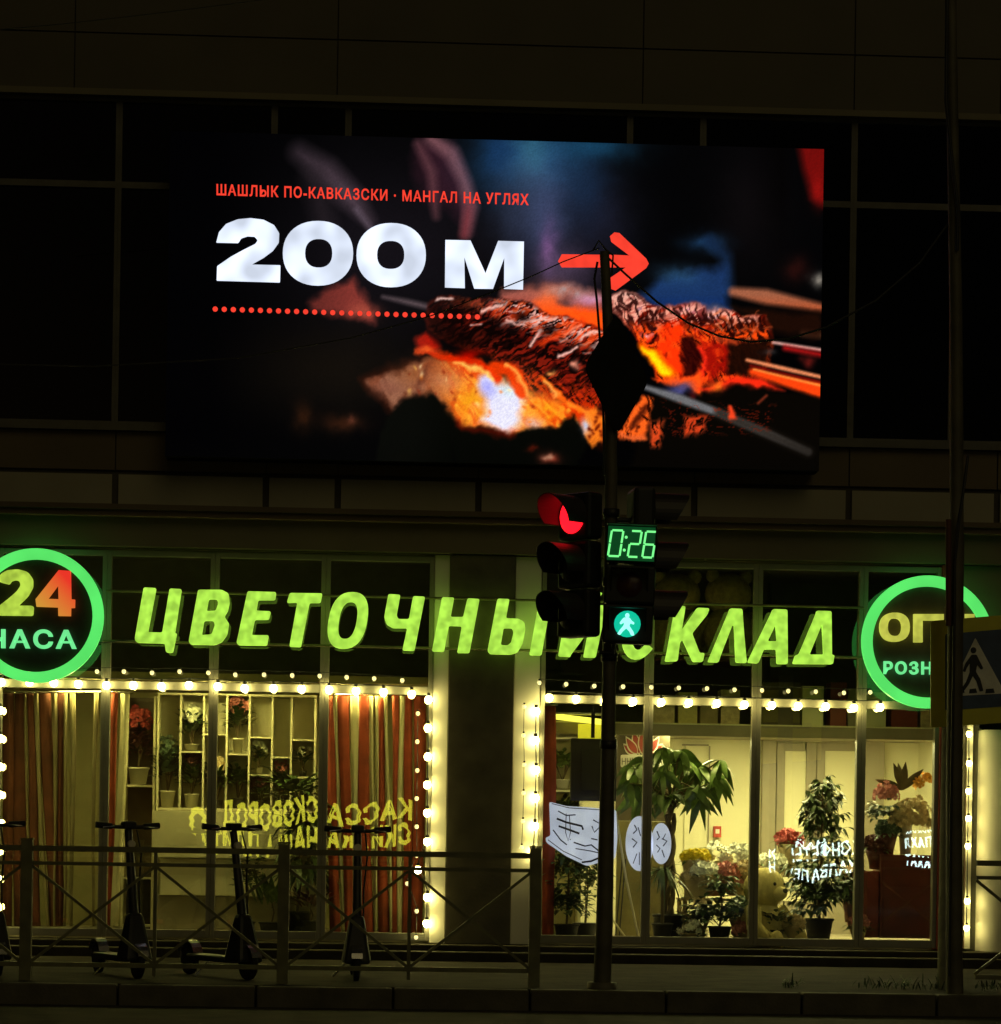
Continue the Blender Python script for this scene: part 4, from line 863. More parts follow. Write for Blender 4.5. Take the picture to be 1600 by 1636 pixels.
# ------------------------------------------------------------------ scooters
def scooter_parts(t):
    MB().box(-0.08, 0.08, -0.34, 0.36, 0.12, 0.17).build('deck', M['black'], t, bevel=0.015)
    sm = MB().tube([(0, -0.47, 0.20), (0, -0.36, 0.62), (0, -0.235, 1.13)], [0.042, 0.036, 0.030], 12).build('stem', M['black'], t)
    q = MB(); q.hexa([(-0.11, -0.56, 0.13), (0.11, -0.56, 0.13), (-0.12, -0.30, 0.13), (0.12, -0.30, 0.13), (-0.055, -0.46, 0.50), (0.055, -0.46, 0.50), (-0.055, -0.36, 0.50), (0.055, -0.36, 0.50)]); q.build('front_cover', M['black'], t, bevel=0.03)
    hb = MB().tube([(-0.25, -0.21, 1.165), (-0.1, -0.235, 1.15), (0.1, -0.235, 1.15), (0.25, -0.21, 1.165)], 0.016, 8).build('handlebar', M['black'], t)
    for s_ in (-1, 1):
        MB().tube([(s_ * 0.13, -0.23, 1.155), (s_ * 0.255, -0.208, 1.166)], 0.024, 10).build('grip', M['rubber'], hb)
        MB().tube([(s_ * 0.12, -0.25, 1.155), (s_ * 0.16, -0.29, 1.15), (s_ * 0.22, -0.285, 1.145)], 0.006, 6).build('brake_lever', M['chrome'], hb)
    MB().box(-0.05, 0.05, -0.29, -0.19, 1.135, 1.195).build('display', M['black'], t, bevel=0.012)
    MB().tube([(0, -0.295, 1.02), (0, -0.325, 1.02)], 0.03, 12).build('headlight', M['pot_white'], t)
    for y in (-0.50, 0.44):
        def ring(r0, r1, hw, mi, nm, mt):
            q = MB(); n = 22; vs = []
            for j in range(n):
                a = 2 * math.pi * j / n; c, s_ = math.cos(a), math.sin(a)
                for rr, xx in ((r0, -hw), (r1, -hw * 0.6), (r1, hw * 0.6), (r0, hw)): vs.append((xx, y + rr * c, 0.125 + rr * s_))
            return q.add(vs, [(j * 4 + k, j * 4 + (k + 1) % 4, ((j + 1) % n) * 4 + (k + 1) % 4, ((j + 1) % n) * 4 + k) for j in range(n) for k in range(4)], 0, True).build(nm, mt, t)
        wh = ring(0.085, 0.125, 0.03, 0, 'wheel', M['rubber'])
        MB().tube([(-0.028, y, 0.125), (0.028, y, 0.125)], 0.083, 18).build('rim', M['black'], wh)
    for y, nm in ((0.44, 'rear_fender'), (-0.50, 'front_fender')):
        q = MB(); vs = []
        for i in range(9):
            a = R(20 + i * 17.5)
            for xx, rr in ((-0.042, 0.142), (0.042, 0.142), (0.042, 0.15), (-0.042, 0.15)): vs.append((xx, y + rr * math.cos(a), 0.125 + rr * math.sin(a)))
        q.add(vs, [(i * 4 + k, i * 4 + (k + 1) % 4, i * 4 + 4 + (k + 1) % 4, i * 4 + 4 + k) for i in range(8) for k in range(4)], 0, False)
        q.build(nm, M['chrome'], t)
    MB().box(-0.03, 0.03, 0.585, 0.595, 0.19, 0.23).build('reflector', M['red_plastic'], t)
    MB().tube([(-0.07, 0.0, 0.12), (-0.17, 0.03, 0.006)], 0.009, 6).build('kickstand', M['chrome'], t)
    MB().tube([(0.06, -0.26, 1.13), (0.075, -0.33, 0.95), (0.05, -0.36, 0.7), (0.05, -0.40, 0.45)], 0.007, 6).build('brake_cable', M['rubber'], t)
G_ = 'electric scooters parked behind the guard rail'
s0 = thing('electric_scooter', 'black electric scooter facing the road with its stem behind the curtain edge', 'scooter', group=G_)
scooter_parts(s0)
def place(o, px, py, Y, rz, lab):
    w = P(px, py, Y); o.location = (w.x, Y, 0.15); o.rotation_euler = (0, 0, R(rz)); o['label'] = lab; return o
place(s0, 186, 1545, -3.9, 24, 'black electric scooter with upright stem in front of the left red curtain')
place(dup(s0), 346, 1545, -3.9, 32, 'black electric scooter leaning in front of the cream counter')
place(dup(s0), 567, 1545, -3.75, 2, 'black electric scooter seen head on before the red and cream strips')
place(dup(s0), -26, 1545, -3.9, 20, 'dark electric scooter cut by the left photo edge beside a rail post')

# ------------------------------------------------------------------ plants and flowers
RG = random.Random(11)
def fl(mb, c, sp, n, size, mi, outward=True):
    for k in range(n):
        u = RG.uniform(0, 2 * math.pi); v = RG.uniform(-0.2, 1); rr = RG.uniform(0.6, 1)
        d = Vector((math.cos(u) * math.sqrt(max(0, 1 - v * v)), math.sin(u) * math.sqrt(max(0, 1 - v * v)), v))
        p = Vector(c) + Vector((d.x * sp[0], d.y * sp[1], d.z * sp[2])) * rr
        nrm = (d + Vector((RG.uniform(-.3, .3), -0.5, RG.uniform(-.1, .3)))).normalized()
        t1 = nrm.orthogonal().normalized(); t2 = nrm.cross(t1); s_ = size * RG.uniform(0.75, 1.25)
        for ly, (np_, rad, tilt) in enumerate(((7, 1.0, 0.35), (5, 0.65, 0.9))):
            for j in range(np_):
                a = 2 * math.pi * (j + 0.5 * ly) / np_; e = t1 * math.cos(a) + t2 * math.sin(a); f = t2 * math.cos(a) - t1 * math.sin(a)
                q0 = p; q1 = p + (e * rad + f * 0.42 * rad) * s_ * 0.5 + nrm * s_ * 0.3 * tilt; q2 = p + e * s_ * 0.62 * rad + nrm * s_ * 0.42 * tilt; q3 = p + (e * rad - f * 0.42 * rad) * s_ * 0.5 + nrm * s_ * 0.3 * tilt
                mb.add([q0, q1, q2, q3], [(0, 1, 2, 3)], mi, True)
    return mb
def leaves(mb, c, sp, n, L, w, mi=0, droop=0.5, up=0.3, seg=3):
    for k in range(n):
        u = RG.uniform(0, 2 * math.pi); v = RG.uniform(-0.6, 1); rr = RG.uniform(0.15, 1)
        d = Vector((math.cos(u), math.sin(u), v)); p = Vector(c) + Vector((d.x * sp[0], d.y * sp[1], d.z * sp[2])) * rr
        mb.leaf(p, (d.x, d.y, RG.uniform(-0.2, 0.6) + up), L * RG.uniform(0.7, 1.3), w * RG.uniform(0.7, 1.2), RG.uniform(0.2, 1) * droop, mi, seg)
    return mb
def pot_mb(c, r, h, m=0, taper=0.75): return MB().lathe(c, [(0.0, 0), (r * taper, 0), (r, h), (r * 1.06, h), (r * 1.06, h * 0.9), (r * 0.92, h * 0.88), (0, h * 0.86)], 16, m)
def potted(label, px, py, Y, pr_, ph, potm, fh, fw, leafm, nl, lL, lw, flm=None, nf=0, fs=0.05, name='potted_plant', cat='plant', group=None, up=0.5, droop=0.5):
    c = P(px, py, Y); t = thing(name, label, cat, c, group)
    nf = int(nf * 1.7); nl = int(nl * 1.6); lL *= 1.15; lw *= 1.35; fw *= 1.12
    pot_mb(c, pr_, ph).build('pot', M[potm], t)
    q = MB()
    for k in range(5):
        q.tube([c + Vector((0, 0, ph * 0.85)), c + Vector((RG.uniform(-.3, .3) * fw, RG.uniform(-.3, .3) * fw, ph + fh * 0.5))], 0.006, 5)
    q.build('stems', M['stem'], t)
    leaves(MB(), c + Vector((0, 0, ph + fh * (0.42 if nf else 0.5))), (fw * 0.5, fw * 0.45, fh * 0.42), nl, lL, lw, 0, droop, up).build('leaves', M[leafm], t)
    if nf: fl(MB(), c + Vector((0, 0, ph + fh * 0.72)), (fw * 0.5, fw * 0.45, fh * 0.3), nf, fs, 0).build('flowers', M[flm], t)
    return t
# left room: shelf unit
YU = 0.85
SU = thing('shelf_unit', 'tall cream shelf unit of uneven open cells holding potted flowers', 'shelf', P(378, 1296, YU))
vx = [252, 288, 325, 362, 398, 434.5, 465, 503]
zT_, zB_ = P(378, 1112, YU).z, P(378, 1294, YU).z
xs_ = [P(v, 1200, YU).x for v in vx]
for x in xs_: MB().box(x - 0.009, x + 0.009, YU, YU + 0.30, zB_ + 0.012, zT_).build('upright', M['shelf'], SU)
for z in (zB_ + 0.001,): MB().box(xs_[0] - 0.009, xs_[-1] + 0.009, YU + 0.001, YU + 0.30, z - 0.012, z + 0.010).build('shelf_board', M['shelf'], SU)
MB().box(xs_[0] - 0.009, xs_[-1] + 0.009, YU + 0.001, YU + 0.30, zT_ + 0.001, zT_ + 0.02).build('shelf_board', M['shelf'], SU)
for i, ys in ((1, [1200]), (2, [1172]), (3, [1204]), (4, [1177, 1237]), (5, [1209]), (6, [1181, 1241])):
    for y in ys:
        z = P((vx[i] + vx[i + 1]) / 2, y, YU).z
        MB().box(xs_[i] + 0.0095, xs_[i + 1] - 0.0095, YU + 0.002, YU + 0.30, z - 0.016, z).build('shelf_board', M['shelf'], SU)
MB().box(xs_[0] - 0.009, xs_[-1] + 0.009, YU + 0.303, YU + 0.315, zB_, zT_ + 0.02).build('back_panel', M['shelf'], SU)
GS = 'potted flowers on the cream shelf unit'
YI = YU + 0.13
potted('big white flower cluster over dark leaves in a square white pot, second cell', 306, 1199, YI, 0.07, 0.06, 'pot_white', 0.36, 0.19, 'leaf', 46, 0.12, 0.04, 'f_white', 12, 0.085, group=GS)
potted('bushy blue green plant in a tall white pot, first cell', 267, 1292, YI, 0.075, 0.17, 'pot_white', 0.52, 0.20, 'leaf3', 170, 0.075, 0.035, 'leaf3', 24, 0.05, group=GS)
potted('dusky pink plant in a white pot below the white cluster', 306, 1292, YI, 0.07, 0.14, 'pot_white', 0.38, 0.18, 'leaf', 60, 0.1, 0.04, 'f_dark', 14, 0.06, group=GS)
potted('yellow white flowers on dark stems behind the window mullion', 347, 1292, YI, 0.055, 0.08, 'pot_dark', 0.42, 0.14, 'leaf', 60, 0.13, 0.03, 'f_cream', 8, 0.07, group=GS)
potted('tall pink flowers above dark leaves in a white vase, fourth cell', 380, 1203, YI, 0.05, 0.14, 'pot_white', 0.38, 0.17, 'leaf', 60, 0.11, 0.04, 'f_pink', 9, 0.075, group=GS)
potted('dark trailing plant low in the fourth cell', 380, 1292, YI, 0.06, 0.10, 'pot_dark', 0.34, 0.17, 'leaf', 90, 0.10, 0.03, group=GS)
potted('small grey white flower in a tiny white cup, fifth cell', 414, 1236, YI, 0.035, 0.055, 'pot_white', 0.25, 0.12, 'leaf', 26, 0.08, 0.03, 'f_white', 6, 0.06, group=GS)
potted('dark red flowers in a dark pot, fifth cell bottom', 416, 1292, YI, 0.06, 0.08, 'pot_dark', 0.22, 0.17, 'leaf', 40, 0.08, 0.03, 'f_dark', 12, 0.06, group=GS)
potted('mauve flowers over dark leaves, sixth cell', 449, 1292, YI, 0.055, 0.1, 'pot_dark', 0.36, 0.15, 'leaf', 60, 0.09, 0.03, 'f_pink', 8, 0.05, group=GS)
potted('single pale flower on dark leaves, last upper cell', 484, 1240, YI, 0.04, 0.05, 'pot_dark', 0.24, 0.12, 'leaf', 34, 0.08, 0.03, 'f_white', 4, 0.06, group=GS)
potted('pale striped leaves in a dark pot, last lower cell', 484, 1292, YI, 0.05, 0.06, 'pot_dark', 0.2, 0.15, 'leaf2', 40, 0.1, 0.035, group=GS)
# left rack
x0, x1, z0, z1 = RC(199, 1112, 243, 1490, 1.0)
RK = thing('open_rack', 'narrow dark open rack with a potted red bush on its upper board', 'shelf', (x0, 1.0, zS0))
for y in (1254, 1402, 1478):
    z = P(220, y, 1.0).z; MB().box(x0, x1, 1.0, 1.32, z - 0.018, z).build('shelf_board', M['shelf'], RK)
for x in (x0 - 0.012, x1 + 0.012): MB().box(x - 0.011, x + 0.011, 1.0, 1.32, zS0 + 0.021, z1).build('upright', M['shelf'], RK)
MB().box(x0, x1, 1.322, 1.34, zS0 + 0.021, z1).build('back_panel', M['brown_board'], RK)
potted('bushy dark red plant in a white bowl on the narrow rack', 221, 1253, 1.12, 0.10, 0.16, 'pot_white', 0.58, 0.23, 'f_dark', 170, 0.08, 0.03, 'f_red', 50, 0.05)
# counters below
CT = thing('display_counter', 'stepped cream display counter below the shelf unit', 'counter', P(375, 1495, 0.8))
x0, x1, z0, z1 = RC(243, 1297, 506, 1372, 0.72); MB().box(x0, x1, 0.72, 1.18, z0, z1).build('upper_step', M['shelf'], CT, bevel=0.006)
x0, x1, zb, zc = RC(256, 1375, 506, 1432, 0.76); MB().box(x0, x1, 0.76, 1.18, zb, z0 - 0.003).build('middle_step', M['shelf'], CT, bevel=0.006)
x0, x1, za, zc = RC(246, 1434, 506, 1500, 0.80); MB().box(x0, x1, 0.80, 1.18, zS0 + 0.021, zb - 0.003).build('lower_step', M['frame_taupe'], CT, bevel=0.006)
# floor plants at the left window
def tree(label, px, pyb, Y, h, trunk, cloud, leafm, potm, name='houseplant_tree', pr_=0.12, ph=0.2, lean=0):
    c = P(px, pyb, Y); c.z = zS0 + 0.022; t = thing(name, label, 'plant', c)
    pot_mb(c, pr_, ph).build('pot', M[potm], t)
    tp = c + Vector((lean, 0, h))
    q = MB().tube([c + Vector((0, 0, ph * 0.8)), c + Vector((lean * 0.3 + 0.02, 0.01, ph + (h - ph) * 0.5)), tp], [trunk, trunk * 0.8, trunk * 0.5], 8)
    lv = MB()
    for (dx, dz, rx, rz, n, L, w, dr, up) in cloud:
        cc = c + Vector((dx, 0, dz))
        q.tube([c + Vector((lean * dz / h, 0, max(ph, dz - rz))), cc], [trunk * 0.5, trunk * 0.2], 6)
        leaves(lv, cc, (rx, rx * 0.8, rz), n, L, w, 0, dr, up)
    q.build('trunk', M['stem'], t); lv.build('leaves', M[leafm], t); return t
tree('small round leaved indoor tree before the cream counter', 392, 1492, 0.45, 0.62, 0.012, [(0.02, 0.56, 0.15, 0.22, 240, 0.06, 0.045, 0.4, 0.2)], 'leaf', 'pot_dark', pr_=0.09, ph=0.12)
tree('large dark leafy plant with pale striped leaves beside the red strips', 475, 1492, 0.5, 1.35, 0.018, [(-0.05, 1.36, 0.22, 0.22, 60, 0.2, 0.085, 0.5, 0.4), (0.08, 1.05, 0.2, 0.3, 80, 0.2, 0.085, 0.9, 0.1), (0.06, 0.65, 0.2, 0.35, 90, 0.2, 0.07, 1.2, -0.2)], 'leaf', 'pot_dark', pr_=0.13, ph=0.22)
tree('low plant with tall upright green blades on the shop floor', 434, 1494, 0.35, 0.3, 0.01, [(0, 0.3, 0.18, 0.05, 26, 0.26, 0.06, 0.1, 2.0)], 'leaf2', 'pot_dark', pr_=0.12, ph=0.12)
tree('low dark red leaved plant at the foot of the window', 496, 1494, 0.3, 0.25, 0.01, [(0, 0.3, 0.16, 0.1, 60, 0.16, 0.04, 0.5, 0.7)], 'f_dark', 'pot_dark', pr_=0.1, ph=0.14)
# curtains
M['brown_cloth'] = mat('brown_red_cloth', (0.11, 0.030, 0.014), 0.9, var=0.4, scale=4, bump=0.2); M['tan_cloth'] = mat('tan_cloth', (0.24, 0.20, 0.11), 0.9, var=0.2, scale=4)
def curtain(label, strips, Y, pyt, pyb, dark=False):
    c = P(sum(s_[0] for s_ in strips) / len(strips), pyt, Y); t = thing('striped_curtain', label, 'curtain', c)
    for i, (a0, a1, b0_, b1_, k) in enumerate(strips):
        q = MB(); nz_, nx_ = 10, 6; yo = Y + (0.02 if i % 2 else 0) ; vs = []
        for r_ in range(nz_ + 1):
            f = r_ / nz_; py = pyt + (pyb - pyt) * f
            wv = 1.5 * math.sin(i * 2.1 + f * 5)
            for c_ in range(nx_ + 1):
                g = c_ / nx_; px = (a0 + (a1 - a0) * g) * (1 - f) + (b0_ + (b1_ - b0_) * g) * f + wv
                vs.append(P(px, py, yo - 0.03 * math.sin(math.pi * g) + 0.008 * math.sin(g * 9 + i)))
        q.add(vs, [(r_ * (nx_ + 1) + c_, r_ * (nx_ + 1) + c_ + 1, (r_ + 1) * (nx_ + 1) + c_ + 1, (r_ + 1) * (nx_ + 1) + c_) for r_ in range(nz_) for c_ in range(nx_)], 0, True)
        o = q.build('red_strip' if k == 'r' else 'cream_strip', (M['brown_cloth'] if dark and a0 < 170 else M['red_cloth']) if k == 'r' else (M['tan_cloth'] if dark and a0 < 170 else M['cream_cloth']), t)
        so_ = o.modifiers.new('cloth', 'SOLIDIFY'); so_.thickness = 0.004
    MB().tube([P(min(s_[0] for s_ in strips) - 4, pyt - 2, Y + 0.03), P(max(s_[1] for s_ in strips) + 4, pyt - 2, Y + 0.03)], 0.012, 8).build('curtain_rod', M['chrome'], t)
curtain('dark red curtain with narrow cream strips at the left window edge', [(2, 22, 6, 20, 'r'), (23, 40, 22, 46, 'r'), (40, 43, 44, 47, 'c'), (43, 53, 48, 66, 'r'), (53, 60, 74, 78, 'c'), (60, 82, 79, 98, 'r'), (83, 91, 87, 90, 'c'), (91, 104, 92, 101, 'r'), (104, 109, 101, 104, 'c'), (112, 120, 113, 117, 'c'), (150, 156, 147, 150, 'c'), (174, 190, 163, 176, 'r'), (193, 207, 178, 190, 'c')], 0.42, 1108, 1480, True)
curtain('hanging red and cream fabric strips at the right side of the left window', [(518, 531, 529, 546, 'r'), (532, 539, 547, 551, 'c'), (540, 559, 551, 563, 'r'), (560, 573, 564, 572, 'c'), (574, 588, 573, 596, 'r'), (590, 597, 597, 600, 'c'), (600, 604, 601, 603, 'c'), (605, 613, 604, 622, 'r'), (615, 620, 623, 626, 'c'), (627, 637, 627, 638, 'r'), (639, 646, 634, 641, 'c'), (648, 660, 642, 658, 'r'), (661, 680, 660, 676, 'r')], 0.40, 1112, 1492)

# ------------------------------------------------------------------ right room
YW = 3.28
def ceiling_light(x, y, z, w, d_, m, label):
    t = thing('ceiling_light', label, 'lamp', (x, y, z), 'flat ceiling lamps inside the shop')
    MB().box(x - w / 2, x + w / 2, y - d_ / 2, y + d_ / 2, z - 0.012, z).build('diffuser', m, t); MB().box(x - w / 2 - 0.01, x + w / 2 + 0.01, y - d_ / 2 - 0.01, y + d_ / 2 + 0.01, z + 0.001, z + 0.012).build('casing', M['white_paint'], t)
M['lamp_r'] = mat('shop_lamp', (0.5, 0.5, 0.4), 0.5, emit=(1.0, 0.90, 0.40), estr=74)
M['lamp_f'] = mat('front_shop_lamp', (0.5, 0.5, 0.4), 0.5, emit=(1.0, 0.86, 0.32), estr=55)
M['lamp_l'] = mat('dim_shop_lamp', (0.5, 0.5, 0.4), 0.5, emit=(1.0, 0.86, 0.24), estr=85)
for x in (2.0, 2.85, 3.7): ceiling_light(x, 1.5, ZR - 0.014, 0.7, 0.3, M['lamp_r'], 'flat lit ceiling lamp under the gallery of the right room')
for x in (0.9, 2.0, 3.1, 4.0): ceiling_light(x, 0.74, ZR - 0.014, 0.4, 0.1, M['lamp_f'], 'small lit ceiling lamp just behind the gallery edge')  # hidden fill lamps added to brighten the bear and flowers from the front
for x in (-3.9, -2.6, -1.3): ceiling_light(x, 0.42, 2.672, 0.5, 0.12, M['lamp_l'], 'slim ceiling lamp over the left window display')
# lit tube lamp near the left edge of the right window
TL = thing('tube_lamp', 'bright yellow tube lamp under a shade at the left of the right window', 'lamp', P(925, 1150, 0.4))
M['tube'] = mat('tube_glow', (0.8, 0.8, 0.3), 0.4, emit=(1.0, 0.90, 0.10), estr=1.6)
MB().tube([P(888, 1145, 0.42), P(964, 1154, 0.38)], 0.028, 10).build('tube', M['tube'], TL)
M['lit_yellow'] = mat('lit_yellow_panel', (0.6, 0.5, 0.05), 0.6, emit=(0.80, 0.72, 0.03), estr=0.8)
MB().box(P(924, 1170, .44).x, P(962, 1170, .44).x, 0.44, 0.46, P(944, 1180, .44).z, P(944, 1157, .44).z).build('lit_panel', M['lit_yellow'], TL)  # reflector panel; its emission stands in for the tube's light on it
MB().box(P(886, 1140, .42).x, P(966, 1140, .42).x, 0.34, 0.50, P(925, 1142, .42).z, P(925, 1139, .42).z).build('shade', M['white_paint'], TL)
# dark screen back hanging by the pole
TV = thing('hanging_screen', 'dark back of a flat screen hanging behind the signal pole', 'screen', P(954, 1230, 0.35))
q = MB(); pr(q, 912, 1180, 986, 1280, 0.33, 0.38); q.build('back_cover', M['black'], TV, bevel=0.01)
q = MB(); pr(q, 930, 1196, 966, 1262, 0.305, 0.329); q.build('mount_plate', M['signal_body'], TV)
q = MB(); pr(q, 945, 1130, 951, 1179, 0.34, 0.36); q.build('hanger', M['black'], TV)
# left greenery rack
GR = thing('plant_rack', 'narrow plant rack against the wall behind the red curtain strip', 'shelf', P(900, 1490, 1.5))
for y in (1178, 1262, 1335, 1430):
    q = MB(); pr(q, 870, y, 925, y + 3, 1.5, 1.8); q.build('shelf_board', M['shelf'], GR)
q = MB(); pr(q, 925, 1165, 929, 1500, 1.5, 1.8); q.build('upright', M['shelf'], GR)
q = MB(); pr(q, 862, 1165, 930, 1500, 1.802, 1.83); q.build('back_panel', M['olive_wall'], GR)
potted('light green leafy plant on the top board of the plant rack', 899, 1260, 1.6, 0.07, 0.09, 'pot_white', 0.34, 0.28, 'leaf2', 120, 0.09, 0.04)
potted('green trailing plant on the second board of the plant rack', 899, 1333, 1.6, 0.07, 0.1, 'pot_dark', 0.3, 0.26, 'leaf', 90, 0.09, 0.035)
tree('leafy wrapped greenery standing at the lower left of the right window', 905, 1500, 0.4, 0.8, 0.012, [(0.02, 0.7, 0.24, 0.32, 240, 0.11, 0.07, 0.8, 0.2), (0.0, 0.35, 0.22, 0.27, 190, 0.11, 0.065, 0.8, 0.1)], 'leaf', 'pot_dark', pr_=0.12, ph=0.14)
tree('second dark bush beside the wrapped greenery', 935, 1500, 0.9, 0.8, 0.012, [(0.0, 0.6, 0.24, 0.4, 240, 0.1, 0.065, 0.8, 0.2)], 'leaf', 'pot_dark', pr_=0.12, ph=0.14)
curtain('single red curtain strip at the left edge of the right window', [(867, 888, 868, 886, 'r')], 0.3, 1128, 1500)
# logo board
LB = thing('logo_board', 'dark brown board with a red lotus flower logo and white band', 'sign board', P(1030, 1235, 1.5))
q = MB(); pr(q, 985, 1152, 1070, 1312, 1.5, 1.54); q.build('board', M['brown_board'], LB)
q = MB(); pr(q, 985, 1312.5, 1072, 1502, 1.505, 1.54); q.build('lower_panel', mat('olive_panel', (0.20, 0.17, 0.06), 0.7), LB)
M['logo_white'] = mat('logo_white', (0.72, 0.68, 0.58), 0.6); M['logo_red'] = mat('logo_red', (0.32, 0.045, 0.03), 0.6); M['logo_ink'] = mat('logo_ink', (0.06, 0.04, 0.03), 0.6)
def petal(bx, by, tx, ty, w, s_):
    dx, dy = tx - bx, ty - by; L_ = math.hypot(dx, dy); ux, uy = dx / L_, dy / L_; o = []
    for i in range(11): t = i / 10; k = w * math.sin(math.pi * t ** 0.8) * s_; o.append((bx + dx * t - uy * k, by + dy * t + ux * k))
    for i in range(9, 0, -1): t = i / 10; k = w * math.sin(math.pi * t ** 0.8) * s_; o.append((bx + dx * t + uy * k, by + dy * t - ux * k))
    return o
for i, (tx, ty, bx) in enumerate(((996, 1188, 1016), (1000, 1176, 1018), (1012, 1166, 1022), (1027, 1162, 1027), (1042, 1166, 1032), (1054, 1176, 1036), (1060, 1188, 1040))):
    flat('petal_outline', [petal(bx, 1206, tx, ty, 7.5, 1.0)], 1.496 - 0.008 * (i % 2), 0.003, M['logo_white'], LB)
    flat('petal', [petal(bx, 1204, tx + (bx - tx) * .06, ty + 3, 7.5, 0.74)], 1.492 - 0.008 * (i % 2), 0.003, M['logo_red'], LB)
flat('white_band', [rounded([(992, 1206), (1066, 1206), (1066, 1226), (992, 1226)], 3)], 1.478, 0.003, M['logo_white'], LB)
text_px('lettering', 'ННЫЙ', 994, 1026, 1222, 11, 1.474, 0.003, M['logo_ink'], LB, 0.0, 0.0)
flat('petal', [petal(1012, 1226, 998, 1246, 8, 1)], 1.49, 0.003, M['logo_red'], LB); flat('petal', [petal(1030, 1226, 1028, 1256, 9, 1)], 1.49, 0.003, M['logo_red'], LB)
for lab, pts, r_, m in (('pale wooden stick leaning against the olive panel', [(984, 1296), (1000, 1400), (1020, 1495)], 0.012, 'cream_cloth'), ('first thin black rod standing by the signal pole', [(1000, 1372), (990, 1495)], 0.007, 'black'), ('second thin black rod with a small crosspiece by the signal pole', [(996, 1362), (984, 1495)], 0.007, 'black'), ('short pale stick lying against the window base', [(978, 1468), (1006, 1506)], 0.010, 'cream_cloth')):
    tag(MB().tube([P(x, y, 0.9 if m != 'cream_cloth' else 0.6) for x, y in pts], r_, 8).build('stick', M[m]), lab, 'stick')
# plants of the right window
def pachira(px, Y):
    c = P(px, 1500, Y); c.z = zS0 + 0.022; t = thing('money_tree', 'tall indoor tree with big drooping finger leaves before the logo board', 'plant', c)
    pot_mb(c, 0.15, 0.24).build('pot', M['pot_dark'], t)
    ztop = P(px, 1300, Y).z; q = MB()
    for k in range(3): q.tube([c + Vector((0.04 * math.cos(k * 2.1 + f * 9), 0.04 * math.sin(k * 2.1 + f * 9), 0.2 + (ztop - c.z - 0.2) * f)) for f in np.linspace(0, 1, 14)], 0.024, 8)
    lv = MB()
    ends = [(1150, 1215), (1140, 1240), (1120, 1225), (1100, 1215), (1085, 1200), (1060, 1195), (1042, 1205), (1030, 1215), (1110, 1260), (1090, 1250), (1130, 1258), (1060, 1235), (1040, 1245), (1020, 1240), (1075, 1270), (1100, 1230), (1050, 1270), (1070, 1222), (1118, 1275), (1012, 1225), (1006, 1252), (1020, 1272), (1150, 1245)]
    for i, (ex, ey) in enumerate(ends):
        e = P(ex, ey, Y + RG.uniform(-0.25, 0.35)); b_ = Vector((c.x, c.y, ztop + RG.uniform(-0.1, 0.25)))
        q.tube([b_, (b_ + e) / 2 + Vector((0, 0, 0.06)), e], 0.007, 5)
        n = RG.randint(7, 9); a0 = RG.uniform(0, 6)
        for j in range(n):
            a = a0 + 2 * math.pi * j / n
            lv.leaf(e, (math.cos(a) * 0.9, math.sin(a) * 0.7, RG.uniform(-1.0, 0.25)), RG.uniform(0.14, 0.26), RG.uniform(0.06, 0.095), RG.uniform(0.3, 0.8), 0, 6, 0.15, (RG.uniform(-.4, .4), 1, RG.uniform(-.3, .5)) if RG.random() < 0.6 else None)
    q.build('trunk', M['stem'], t); lv.build('leaves', M['leaf_m'], t)
pachira(1068, 0.75)
def blades(label, px, py, Y, n, L, zb, m='leaf'):
    c = P(px, py, Y); t = thing('spiky_plant', label, 'plant', Vector((c.x, c.y, zS0 + 0.022)))
    pot_mb(Vector((c.x, c.y, zS0 + 0.022)), 0.1, 0.16).build('pot', M['pot_dark'], t)
    MB().tube([Vector((c.x, c.y, zS0 + 0.15)), c], 0.018, 8).build('trunk', M['stem'], t)
    q = MB()
    for k in range(n):
        a = RG.uniform(0, 6.28); q.leaf(c, (math.cos(a), math.sin(a), RG.uniform(-0.1, 1.4)), L * RG.uniform(0.6, 1.1), 0.022, RG.uniform(0.5, 1.3), 0, 6, 0.5)
    q.build('leaves', M[m], t)
blades('spiky narrow leaved plant below the tall indoor tree', 1060, 1395, 0.45, 60, 0.34, 0)
